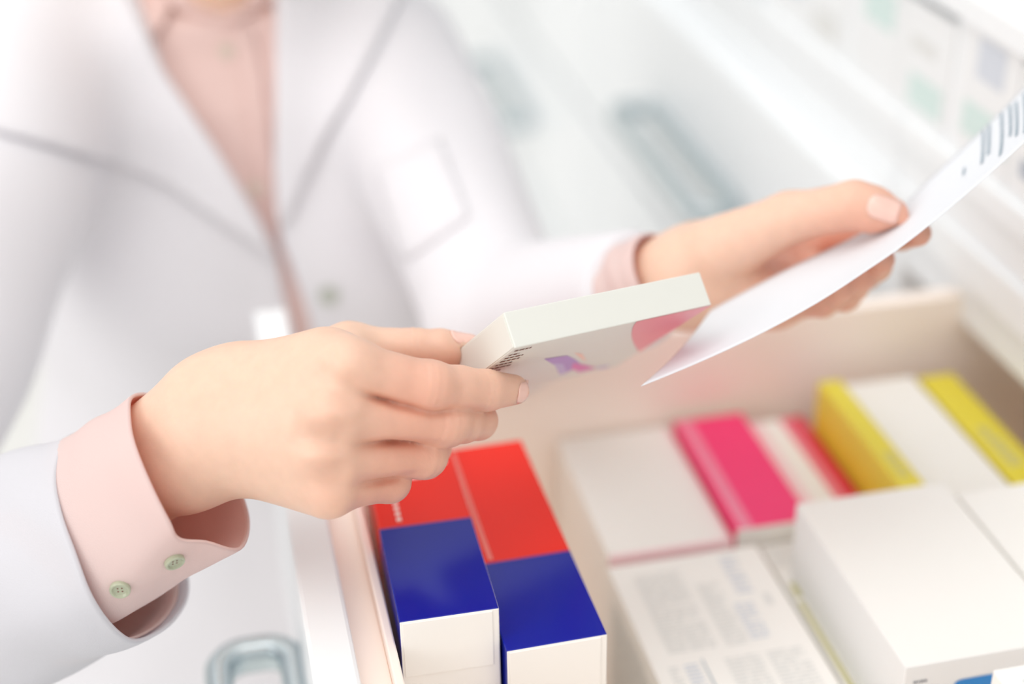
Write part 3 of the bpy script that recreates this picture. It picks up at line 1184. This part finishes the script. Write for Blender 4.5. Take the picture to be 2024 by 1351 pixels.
RI = seg((690, 728, .609), (850, 764, .6195), (962, 771, .636), (1014, 770, .646))      # index: knuckle, joints, tip
RM = seg((655, 820, .606), (880, 833, .630), (945, 831, .652), (938, 800, .670))
RR_ = seg((645, 906, .610), (838, 899, .637), (855, 886, .660), (790, 872, .672))
RL = seg((650, 966, .617), (770, 951, .640), (784, 928, .660), (735, 915, .671))
RT = seg((455, 775, .655), (690, 692, .664), (818, 688, .664), (925, 690, .667))        # thumb
CW = seg((440, 790, .634), (425, 835, .630), (415, 875, .632), (430, 905, .638))        # wrist bones
FA0, FA1 = P(385, 810, .640), P(375, 915, .645)
FB0, FB1 = P(120, 985, .674), P(140, 1065, .676)
RAD = [(0.0112, 0.0101, 0.0086, 0.0066), (0.0108, 0.0099, 0.0082, 0.0066), (0.0104, 0.0092, 0.0078, 0.006), (0.0096, 0.0082, 0.0068, 0.0055)]


def finger(p, J, r, k=0.004):
    d = cone(p, J[0], J[1], r[0], r[1])
    mid = (J[1] + J[2]) / 2
    d = smin(d, cone(p, J[1], mid, r[1], r[1] * 0.93), 0.002)
    d = smin(d, cone(p, mid, J[2], r[1] * 0.93, r[2]), 0.002)
    d = smin(d, cone(p, J[2], J[3], r[2], r[3]), 0.002)
    return d


def crease(p, c, axis, side, r, w=0.0007, depth=0.0007):
    """A shallow fold line across a joint."""
    axis = A3(np.asarray(axis) / np.linalg.norm(axis))
    q = p - A3(c)
    s = q @ axis
    rad = np.sqrt(np.maximum(np.einsum('ij,ij->i', q, q) - s * s, 0))
    f = np.exp(-(s / w) ** 2) * np.clip(1.6 - rad / r, 0, 1)
    return (depth * f).astype(f32)


TOCAM = ROT @ np.array([0, 0, 1.0])
RIGHT = ROT @ np.array([1.0, 0, 0])
UPV = ROT @ np.array([0, 1.0, 0])


def groove(p, px, dep, w, depth):
    """A fold that runs along a line on the back of the hand; it fades in from its first point."""
    pts = [P(x, y, dep) for x, y in px]
    x, y = p @ A3(RIGHT), p @ A3(UPV)
    best = np.full(len(p), 9.0, dtype=f32)
    amp = np.zeros(len(p), dtype=f32)
    n = len(pts) - 1
    for i in range(n):
        ax, ay, bx, by = pts[i] @ RIGHT, pts[i] @ UPV, pts[i + 1] @ RIGHT, pts[i + 1] @ UPV
        ex, ey = bx - ax, by - ay
        t = np.clip(((x - ax) * ex + (y - ay) * ey) / (ex * ex + ey * ey), 0, 1)
        dd = np.hypot(x - ax - t * ex, y - ay - t * ey)
        m = dd < best
        best = np.where(m, dd, best)
        amp = np.where(m, np.clip((i + t) / n * 3.5, 0.10, 1) * np.clip((n - i - t) / n * 1.6, 0.0, 1), amp)
    front = np.clip(((p - A3(pts[0])) @ A3(TOCAM) + 0.022) / 0.012, 0, 1)
    return (depth * amp * front * np.exp(-(best / w) ** 2)).astype(f32)


def right_hand(p):
    fs = [finger(p, J, r) for J, r in zip((RI, RM, RR_, RL), RAD)]
    # back of the hand
    palm = None
    for k, J in enumerate((RI, RM, RR_, RL)):
        c = cone(p, CW[k], J[0], 0.0125, RAD[k][0] + 0.0008)
        palm = c if palm is None else smin(palm, c, 0.012)
    deep = 0.016
    for k, J in enumerate((RI, RM, RR_, RL)):                                # fleshy palm side
        c = cone(p, CW[k] - TOCAM * deep + UPV * 0.003 * (k - 1), J[0] - TOCAM * 0.012 - RIGHT * 0.004, 0.0115, 0.010)
        palm = smin(palm, c, 0.012)
    arm = smin(cone(p, FA0, FB0, 0.0165, 0.016), cone(p, FA1, FB1, 0.0165, 0.016), 0.022)
    palm = smin(palm, arm, 0.022)
    palm = smin(palm, sph(p, P(358, 948, .638), 0.0105), 0.014)              # wrist bone
    palm = smin(palm, sph(p, P(455, 775, .642), 0.0145), 0.02)
    palm = smin(palm, cone(p, P(500, 752, .640), P(640, 708, .624), 0.0135, 0.0115), 0.014)
    th = cone(p, RT[0], RT[1], 0.0155, 0.0108)
    th = smin(th, cone(p, RT[1], RT[2], 0.0106, 0.0088), 0.004)
    tm = (RT[2] + RT[3]) / 2
    th = smin(th, cone(p, RT[2], tm, 0.0088, 0.0086), 0.002)
    th = smin(th, cone(p, tm, RT[3], 0.0086, 0.0066), 0.002)
    d = palm
    fg = fs[0]
    for f in fs[1:]:
        fg = smin(fg, f, 0.0010)
    d = smin(d, fg, 0.0055)
    web = smin(th, cone(p, RT[1], RI[0] - TOCAM * 0.016, 0.009, 0.009), 0.01)
    d = smin(d, web, 0.007)
    # knuckles
    for c, r in ((RM[0] + TOCAM * 0.0052, 0.0078), (RR_[0] + TOCAM * 0.0050, 0.0074), (RL[0] + TOCAM * 0.0038 - UPV * 0.001, 0.0072)):
        d = smin(d, sph(p, c, r), 0.008)
    for J, r in ((RI, 0.0101), (RM, 0.0098), (RR_, 0.0091), (RL, 0.0081)):
        d = smin(d, sph(p, J[1] + TOCAM * 0.0008, r), 0.004)
    # shallow valleys between the knuckles, fold lines over the joints
    for a, b_ in ((RI, RM), (RM, RR_), (RR_, RL)):
        m0 = (a[0] + b_[0]) / 2 + TOCAM * 0.0160 + RIGHT * 0.006
        d = smax(d, -cone(p, m0, m0 - RIGHT * 0.012 + TOCAM * 0.003, 0.0042, 0.002), 0.008)
    for J, offs in ((RI, (-0.003, 0.0, 0.003)), (RM, (-0.003, 0.0005, 0.004)), (RR_, (-0.001, 0.003))):
        ax = (J[2] - J[0])
        for o_ in offs:
            d = d + crease(p, J[1] + TOCAM * 0.006 + ax / np.linalg.norm(ax) * o_, ax, None, 0.009, 0.0006, 0.00030)
    ax = RI[3] - RI[1]
    for o_ in (-0.0014, 0.0012):
        d = d + crease(p, RI[2] + TOCAM * 0.005 + ax / np.linalg.norm(ax) * o_, ax, None, 0.009, 0.0005, 0.00028)
    ax = RT[3] - RT[1]
    for o_ in (-0.002, 0.001):
        d = d + crease(p, RT[2] + UPV * 0.005 + ax / np.linalg.norm(ax) * o_, ax, None, 0.010, 0.0006, 0.00030)
    d = d + groove(p, [(700, 762), (740, 783), (790, 802), (850, 816), (935, 814), (975, 812)], .612, 0.0019, 0.0024)
    d = d + groove(p, [(722, 877), (770, 874), (830, 876), (900, 884)], .612, 0.0018, 0.0022)
    d = d + groove(p, [(706, 959), (760, 952), (800, 944), (845, 934)], .617, 0.0018, 0.0020)
    d = d + groove(p, [(590, 722), (640, 738), (690, 758), (760, 790)], .606, 0.0050, 0.0016)
    d = d + groove(p, [(570, 845), (630, 862), (690, 872), (760, 874)], .602, 0.0050, 0.0013)
    d = d + groove(p, [(580, 925), (640, 945), (690, 955), (760, 952)], .606, 0.0050, 0.0012)
    return np.maximum(d, -box_sdf(p, 0.0001))


allp = np.array(RI + RM + RR_ + RL + RT + CW + [FA0, FA1, FB0, FB1])
RV, RF = surface(right_hand, allp.min(0) - 0.032, allp.max(0) + 0.032, 0.00115, 2)

# left hand ---------------------------------------------------------------------
LT = seg((1415, 500, .746), (1560, 430, .732), (1688, 405, .716), (1763, 423, .7105))
LI = seg((1585, 480, .815), (1705, 466, .785), (1782, 462, .732), (1815, 461, .702))
LM = seg((1575, 540, .795), (1690, 545, .768), (1730, 525, .730), (1742, 513, .704))
LR = seg((1555, 572, .770), (1668, 578, .746), (1700, 545, .722), (1690, 500, .716))
LLt = seg((1530, 588, .760), (1625, 594, .740), (1660, 570, .722), (1650, 530, .716))
LC_ = seg((1415, 500, .765), (1400, 525, .768), (1390, 550, .766), (1395, 575, .764))
LF0, LF1 = P(1350, 525, .757), P(1350, 570, .762)
LG0, LG1 = P(1200, 580, .805), P(1200, 600, .808)


# local shape of the sheet where the hand holds it
_sel = range(int(nu * 0.25), int(nu * 0.85))
_pp = np.array([paper_pt(i / (nu - 1), j / (nv - 1)) for i in _sel for j in range(nv)])
PC = _pp.mean(0)
E1 = FE2[int(nu * 0.6)] - FE2[int(nu * 0.4)]
E1 = E1 - nrm * (E1 @ nrm)
E1 /= np.linalg.norm(E1)
E2 = np.cross(nrm, E1)
if (FE2[30] - NE2[30]) @ E2 < 0:
    E2 = -E2


def _basis(x, y):
    return np.stack([np.ones_like(x), x, y, x * x, x * y, y * y, x ** 3], 1)


_q = _pp - PC
HCO = np.linalg.lstsq(_basis(_q @ E1, _q @ E2), _q @ nrm, rcond=None)[0]
_fe = np.array([FE2[i] for i in _sel]) - PC
FCO = np.polyfit(_fe @ E1, _fe @ E2, 2)


def sheet_side(p):
    """Height over the sheet and distance past its far edge."""
    q = p - A3(PC)
    x, y, z = q @ A3(E1), q @ A3(E2), q @ A3(nrm)
    h = z - (_basis(x, y) @ A3(HCO))
    return h.astype(f32), (y - np.polyval(FCO, x)).astype(f32)


def left_hand(p):
    hgt, past = sheet_side(p)
    fs = [finger(p, J, r) for J, r in zip((LI, LM, LR, LLt), ((0.0112, 0.0094, 0.0078, 0.0060), (0.0112, 0.0095, 0.0078, 0.0062), (0.0108, 0.009, 0.0075, 0.0064), (0.0098, 0.008, 0.0068, 0.006)))]
    palm = None
    for k, J in enumerate((LI, LM, LR, LLt)):
        c = cone(p, LC_[k], J[0], 0.015, 0.0122)
        palm = c if palm is None else smin(palm, c, 0.014)
    arm = smin(cone(p, LF0, LG0, 0.0165, 0.0140), cone(p, LF1, LG1, 0.0165, 0.0140), 0.02)
    palm = smin(palm, arm, 0.02)
    th = cone(p, LT[0], LT[1], 0.0180, 0.0120)
    th = smin(th, cone(p, LT[1], LT[2], 0.0115, 0.0114), 0.006)
    tm = (LT[2] + LT[3]) / 2
    th = smin(th, cone(p, LT[2], tm, 0.0116, 0.0108), 0.003)
    th = smin(th, cone(p, tm, LT[3], 0.0108, 0.0076), 0.003)
    fg = fs[0]
    for f in fs[1:]:
        fg = smin(fg, f, 0.002)
    d = smin(palm, fg, 0.007)
    d = smin(d, cone(p, P(1430, 565, .756), P(1520, 598, .754), 0.0140, 0.0110), 0.014)     # heel of the palm
    d = smax(d, -cone(p, P(1585, 506, .752), P(1705, 476, .752), 0.0120, 0.0110), 0.004)    # hollow between thumb and fingers
    d = smax(d, -np.maximum(-(hgt + 0.0008), past), 0.002)
    th = smax(th, -np.maximum(hgt - 0.0005, past), 0.001)
    return smin(d, th, 0.005)


allp = np.array(LT + LI + LM + LR + LLt + LC_ + [LF0, LG0, LG1])
LV, LF = surface(left_hand, allp.min(0) - 0.035, allp.max(0) + 0.035, 0.0017, 2)
def tone(V, warm, base=(0.80, 0.545, 0.415), rosy=(0.74, 0.36, 0.26)):
    c = np.tile(np.array(base), (len(V), 1))
    for (pt, r, s) in warm:
        w = np.exp(-((np.linalg.norm(V - np.asarray(pt), axis=1) / r) ** 2)) * s
        c = c + (np.array(rosy) - c) * w[:, None]
    return c


warmR = [(J[0] + TOCAM * 0.012, 0.010, 0.22) for J in (RM, RR_, RL)] + [(J[1] + TOCAM * 0.008, 0.012, 0.34) for J in (RI, RM, RR_, RL)] \
    + [(J[2] + TOCAM * 0.005, 0.010, 0.25) for J in (RI, RM)] + [(J[3], 0.015, 0.45) for J in (RI, RM, RR_, RL, RT)] + [(RT[2], 0.013, 0.25)] \
    + [((J[1] + J[2]) / 2, 0.014, 0.30) for J in (RI, RM, RR_)] + [((J[0] * 0.35 + J[1] * 0.65), 0.022, 0.50) for J in (RI, RM, RR_, RL)]
warmL = [(J[3], 0.020, 0.7) for J in (LI, LM, LR, LLt, LT)] + [(J[1], 0.02, 0.5) for J in (LI, LM, LR, LLt)] + [(P(1610, 500, .785), 0.035, 0.9), (P(1660, 480, .78), 0.035, 1.1), (P(1560, 520, .765), 0.022, 0.7)] + [(P(1500, 560, .745), 0.03, 0.3)]  # rosy tips and joints; the hollow by the thumb reddened to imitate shade
warmB = [(HC + [0, -0.088, -0.051], 0.013, 1.0), (HC + [0.045, -0.07, -0.02], 0.025, 0.3), (HC + [-0.045, -0.07, -0.02], 0.025, 0.3)]
nB, nR = len(BV), len(RV)
AV = np.concatenate([BV, RV, LV])
AF = np.concatenate([BF, RF + nB, LF + nB + nR])
body = mesh_obj('body', AV, AF, 'skin', person, True)
ca = body.data.color_attributes.new('tone', 'FLOAT_COLOR', 'POINT')
tc_ = np.concatenate([tone(BV, warmB), tone(RV, warmR), tone(LV, warmL)])
ca.data.foreach_set('color', np.concatenate([tc_, np.ones((len(tc_), 1))], 1).astype(f32).ravel())
RB = bvh_of(RV, RF)
LB_ = bvh_of(LV, LF)


def fingernail(tip, along, out, length, width, bvh, name='fingernail', back=0.5):
    """A curved nail plate laid on the finger's back near its tip."""
    t = np.asarray(along) / np.linalg.norm(along)
    n = np.asarray(out) - t * (np.asarray(out) @ t)
    n /= np.linalg.norm(n)
    s = np.cross(n, t)
    V, F = [], []
    nu_, nv_ = 11, 9
    for i in range(nu_):
        u = i / (nu_ - 1)
        wf = math.sqrt(max(0.0, 1 - max(0, (0.28 - u) / 0.30) ** 2)) * (1 - 0.12 * max(0, (u - 0.8) / 0.2))
        for j in range(nv_):
            v = (j / (nv_ - 1) - 0.5) * 2
            c = tip + t * (u - back) * length + s * v * width / 2 * wf
            h = bvh.ray_cast(Vector(c + n * 0.02), Vector(-n))
            if h[0] is None or h[3] > 0.032:
                q = c
            else:
                q = np.array(h[0])
            V.append(q + n * (0.00035 + 0.0003 * (1 - v * v)))
    for i in range(nu_ - 1):
        for j in range(nv_ - 1):
            F.append((i * nv_ + j, (i + 1) * nv_ + j, (i + 1) * nv_ + j + 1, i * nv_ + j + 1))
    o = mesh_obj(name, V, F, 'nail', person, True)
    so_ = o.modifiers.new('plate', 'SOLIDIFY')
    so_.thickness = 0.0005
    so_.offset = -1
    return o


fingernail(RI[3], RI[3] - RI[2], RIGHT * 0.55 + TOCAM * 0.75 - UPV * 0.25, 0.011, 0.0095, RB, back=0.30)
fingernail(RT[3], RT[3] - RT[2], UPV * 0.85 + TOCAM * 0.45, 0.013, 0.0105, RB, back=0.62)
fingernail(LT[3], LT[3] - LT[2], UPV * 0.05 + TOCAM * 0.95, 0.0145, 0.0115, LB_, back=0.75)

# clothes ---------------------------------------------------------------------
CV0, CF0 = surface(coat_base, (PX - 0.46, 0.46, PZ - 0.78), (PX + 0.42, PY + 0.24, PZ + 0.06), 0.0075, 1)
CB0 = bvh_of(CV0, CF0)
vee_px = [(195, -70), (325, 150), (425, 300), (500, 420), (548, 512), (566, 600), (586, 700), (600, 800), (640, 800), (628, 700), (608, 620), (582, 550), (556, 480), (546, 400), (547, 200), (558, -70)]
vee = []
for x, y in vee_px:
    h_ = hit(CB0, x, y)
    if h_ is None:
        h_ = (P(x, y, 0.93), None)
    vee.append((h_[0][0], h_[0][2]))
vee = np.array(vee)
vee[0, 1] += 0.05
vee[-1, 1] += 0.05


def poly_sd(pt, poly):
    d = np.full(len(pt), 1e9)
    ins = np.zeros(len(pt), bool)
    n = len(poly)
    for i in range(n):
        a, b_ = poly[i], poly[(i + 1) % n]
        e = b_ - a
        w = pt - a
        t = np.clip((w @ e) / (e @ e), 0, 1)
        d = np.minimum(d, np.linalg.norm(w - t[:, None] * e, axis=1))
        c = (a[1] > pt[:, 1]) != (b_[1] > pt[:, 1])
        with np.errstate(divide='ignore', invalid='ignore'):
            xi = a[0] + (pt[:, 1] - a[1]) * e[0] / e[1]
        ins ^= c & (pt[:, 0] < xi)
    return np.where(ins, -d, d)


def coat(p):
    d = coat_base(p)
    v = np.full(len(p), 1.0)
    m = (p[:, 1] < PY) & (p[:, 2] > PZ - 0.5) & (np.abs(p[:, 0] - PX) < 0.16)
    if m.any():
        v[m] = poly_sd(p[m][:, [0, 2]].astype(float), vee)
    d = smax(d, -v.astype(f32), 0.003)
    return d


CV, CF = surface(coat, (PX - 0.46, 0.46, PZ - 0.78), (PX + 0.42, PY + 0.24, PZ + 0.06), 0.005, 1)
lab_coat = mesh_obj('lab_coat', CV, CF, 'coat_cloth', person, True)
CB = bvh_of(CV, CF)
neck_cut = hit(CB0, 450, 60)
neckz = PZ + 0.018


def blouse_f(p):
    d = torso(p, 0.002) + wrinkle(p, 0.0006)
    d = np.maximum(d, (p[:, 2] - (PZ + 0.029) - (p[:, 1] - PY) * 0.30))
    return np.maximum(d, (PZ - 0.55) - p[:, 2])


UV_, UF_ = surface(blouse_f, (PX - 0.22, PY - 0.2, PZ - 0.6), (PX + 0.22, PY + 0.2, PZ + 0.09), 0.005, 1)
blouse = mesh_obj('blouse', UV_, UF_, 'blouse_cloth', person, True)
UB = bvh_of(UV_, UF_)

ALLB = bvh_of(np.concatenate([CV0, BV]), np.concatenate([CF0, BF + len(CV0)]))
# lapels: the turned-back fronts of the coat
patch('lapel', [(232, -60), (330, 150), (430, 300), (505, 425), (553, 520), (500, 478), (440, 440), (340, 370), (240, 326), (180, 316), (110, 297), (0, 268), (-90, 240), (-140, 100), (-120, -60)],
      CB0, 'coat_cloth', lab_coat, 14, thick=0.0022, lift_fn=lambda x, y: 0.0036 + 0.0010 * math.sin(x * 0.012 + y * 0.004))
patch('lapel', [(550, -60), (545, 200), (540, 330), (549, 440), (566, 440), (600, 352), (640, 280), (690, 210), (730, 130), (790, 0), (815, -60)],
      CB0, 'coat_cloth', lab_coat, 12, thick=0.0022, lift_fn=lambda x, y: 0.0036 + 0.0008 * math.sin(x * 0.02 + y * 0.006))
patch('breast_pocket', [(742, 335), (868, 275), (930, 430), (800, 520)], CB0, 'coat_cloth', lab_coat, 14, lift=0.0012, thick=0.001)
for (x, y) in ((650, 583),):
    h_ = hit(CB, x, y)
    button('coat_button', h_[0], h_[1], 0.0068, 'button_gray', lab_coat)
# blouse collar, placket, buttons
NB = bvh_of(np.concatenate([UV_, BV]), np.concatenate([UF_, BF + len(UV_)]))
patch('collar', [(190, -60), (240, 0), (296, 92), (322, 58), (348, 14), (330, -20), (310, -60)], NB, 'blouse_cloth', blouse, 8, thick=0.0018, lift_fn=lambda x, y: 0.005)
patch('collar', [(455, 50), (500, 36), (545, 4), (575, -30), (575, -60), (510, -60), (485, 0)], NB, 'blouse_cloth', blouse, 8, thick=0.0018, lift_fn=lambda x, y: 0.005)
patch('collar_stand', [(330, -10), (348, 14), (380, 36), (420, 46), (460, 48), (490, 20), (470, 20), (430, 24), (390, 10), (360, -20)], NB, 'blouse_cloth', blouse, 7, thick=0.0016, lift_fn=lambda x, y: 0.003)
patch('placket', [(452, 60), (500, 58), (522, 160), (541, 330), (556, 480), (530, 480), (505, 330), (478, 160)], UB, 'blouse_cloth', blouse, 10, lift=0.0012, thick=0.001)
for (x, y) in ((447, 100), (505, 372)):
    h_ = hit(UB, x, y)
    button('blouse_button', h_[0], h_[1], 0.005, 'button_pale', blouse)

# right sleeve of the coat and the blouse cuff
def ring(pts):
    return [P(*q) for q in pts]


sl = [(135, 866, .660), (112, 935, .640), (120, 1008, .626), (148, 1092, .618), (182, 1180, .618), (232, 1246, .630), (278, 1264, .645), (345, 1222, .665), (372, 1150, .690), (330, 1020, .700), (250, 900, .695), (180, 862, .680)]
s2 = [(x - 130, y + 44 + (12 if y > 1100 else 0), d + 0.012) for x, y, d in sl]
s3 = [(x - 290, y + 84 + (35 if y > 1100 else 0), d + 0.032) for x, y, d in sl]
s4 = [(x - 480, y + 110 + (60 if y > 1100 else 0), d + 0.062) for x, y, d in sl]
loft('sleeve', [ring(sl), ring(s2), ring(s3), ring(s4)], 'sleeve_cloth', lab_coat, 72, 0.0018, 10, wr=0.0009, seed=3)
c1 = [(262, 783, .640), (257, 830, .622), (268, 882, .611), (300, 960, .605), (335, 1030, .605), (356, 1064, .611), (408, 1070, .622), (475, 1083, .640), (491, 1020, .662), (455, 930, .674), (380, 840, .672), (312, 785, .658)]
c2 = [(142, 862, .655), (110, 940, .640), (114, 1020, .629), (150, 1105, .623), (195, 1180, .625), (228, 1214, .635), (268, 1200, .645), (318, 1165, .660), (350, 1095, .682), (310, 1000, .692), (240, 900, .687), (185, 858, .670)]
c3 = [(x - 45, y + 25, d + 0.012) for x, y, d in c2]
cuff, cV, cF = loft('cuff', [ring(c1), ring([(a[0] * .5 + b_[0] * .5, a[1] * .5 + b_[1] * .5, a[2] * .5 + b_[2] * .5 - 0.0005) for a, b_ in zip(c1, c2)]), ring(c2), ring(c3)],
                    'cuff_cloth', blouse, 72, 0.0014, 8, wr=0.0003, seed=5, return_data=True)
cuff['label'] = 'pale pink blouse cuff around the wrist of the box-holding hand'
cB = bvh_of(cV, cF)
for (x, y) in ((343, 1105), (238, 1160)):
    h_ = hit(cB, x, y)
    if h_:
        button('cuff_button', h_[0], h_[1], 0.0043, 'button_pearl', blouse)


def tube_ring(c, ax, r, n=12, sq=1.0):
    x, y, z_ = frame_of(ax)
    return [c + (x * math.cos(t) * r + y * math.sin(t) * r * sq) for t in np.arange(n) * 2 * math.pi / n]


cen = np.mean([P(*q) for q in sl], 0)
lin = lambda rg, f: [c_ + (np.asarray(q) - c_) * f for q in rg for c_ in [np.mean(rg, 0)]]
r0 = [np.asarray(q) + (np.asarray(w_) - np.asarray(q)) * 0.10 for q, w_ in zip(ring(sl), ring(s2))]
loft('blouse_sleeve', [lin(r0, 0.955), lin(ring(s2), 0.93), lin(ring(s3), 0.9)], 'cuff_cloth', blouse, 60, 0.0012, 8, wr=0.0004, seed=12)
axl = P(1318, 540, .762) - P(1225, 590, .785)
loft('cuff', [tube_ring(P(1316, 546, .765), axl, 0.0232), tube_ring(P(1288, 558, .772), axl, 0.0240), tube_ring(P(1235, 582, .785), axl, 0.0235)], 'cuff_cloth', blouse, 40, 0.0014, 6, wr=0.0004, seed=9)

# trousers, shoes, hair and eyes
def trousers_f(p):
    d = torso(p, -0.004)
    d = np.maximum(d, p[:, 2] - (PZ - 0.38))
    d = np.maximum(d, (PZ - 0.60) - p[:, 2])
    for sx in (-1, 1):
        hip = N + [sx * 0.085, 0.02, -0.58]
        knee = N + [sx * 0.088, 0.005, -0.92]
        ank = np.array([PX + sx * 0.085, PY + 0.03, 0.085])
        d = smin(d, cone(p, hip, knee, 0.093, 0.066), 0.03)
        d = smin(d, cone(p, knee, ank, 0.064, 0.052), 0.02)
    return np.maximum(d, 0.06 - p[:, 2])


TV, TF = surface(trousers_f, (PX - 0.25, PY - 0.25, 0.0), (PX + 0.25, PY + 0.25, PZ - 0.3), 0.012, 1)
mesh_obj('trousers', TV, TF, 'trouser_cloth', person, True)
for sx in (-1, 1):
    ank = np.array([PX + sx * 0.085, PY + 0.03, 0.085])
    fn_ = lambda p: np.maximum(smin(cone(p, ank - [0, -0.02, 0.045], ank + [0, -0.14, -0.055], 0.044, 0.029), cone(p, ank - [0, 0, 0.04], ank + [0, 0, 0.0], 0.043, 0.04), 0.02), 0.001 - p[:, 2])
    XV, XF_ = surface(fn_, ank + [-0.07, -0.22, -0.09], ank + [0.07, 0.09, 0.06], 0.007, 1)
    mesh_obj('shoe', XV, XF_, 'shoe', person, True)


def hair_f(p):
    d = ell(p, HC + [0, 0.022, 0.026], (0.080, 0.096, 0.096))
    d = smax(d, -ell(p, HC + [0, -0.085, -0.03], (0.062, 0.075, 0.085)), 0.012)
    d = smin(d, ell(p, HC + [0, 0.112, 0.02], (0.036, 0.034, 0.036)), 0.012)
    return np.maximum(d, (HC[2] - 0.055) - p[:, 2])


XV, XF_ = surface(hair_f, HC + [-0.1, -0.11, -0.09], HC + [0.1, 0.17, 0.14], 0.005, 1)
mesh_obj('hair', XV, XF_, 'hair', person, True)
for sx in (-1, 1):
    bp_ = [HC + [sx * 0.014, -0.0925, 0.030], HC + [sx * 0.032, -0.0895, 0.0345], HC + [sx * 0.048, -0.0740, 0.030]]
    XV, XF_ = surface(lambda p: smin(cone(p, bp_[0], bp_[1], 0.0026, 0.0024), cone(p, bp_[1], bp_[2], 0.0024, 0.0012), 0.002), np.min(bp_, 0) - 0.006, np.max(bp_, 0) + 0.006, 0.0013, 1)
    mesh_obj('eyebrow', XV, XF_, 'hair', person, True)
for sx in (-1, 1):
    c = HC + [sx * 0.031, -0.0715, 0.010]
    XV, XF_ = surface(lambda p: sph(p, c, 0.0108), c - 0.016, c + 0.016, 0.0022, 1)
    mi = [1 if np.linalg.norm(XV[f].mean(0) - (c + [0, -0.0108, 0])) < 0.0048 else 0 for f in XF_]
    mesh_obj('eye', XV, XF_, 'eye_white', person, True, ['eye_white', 'hair'], mi)
print('verts', len(AV), len(CV))
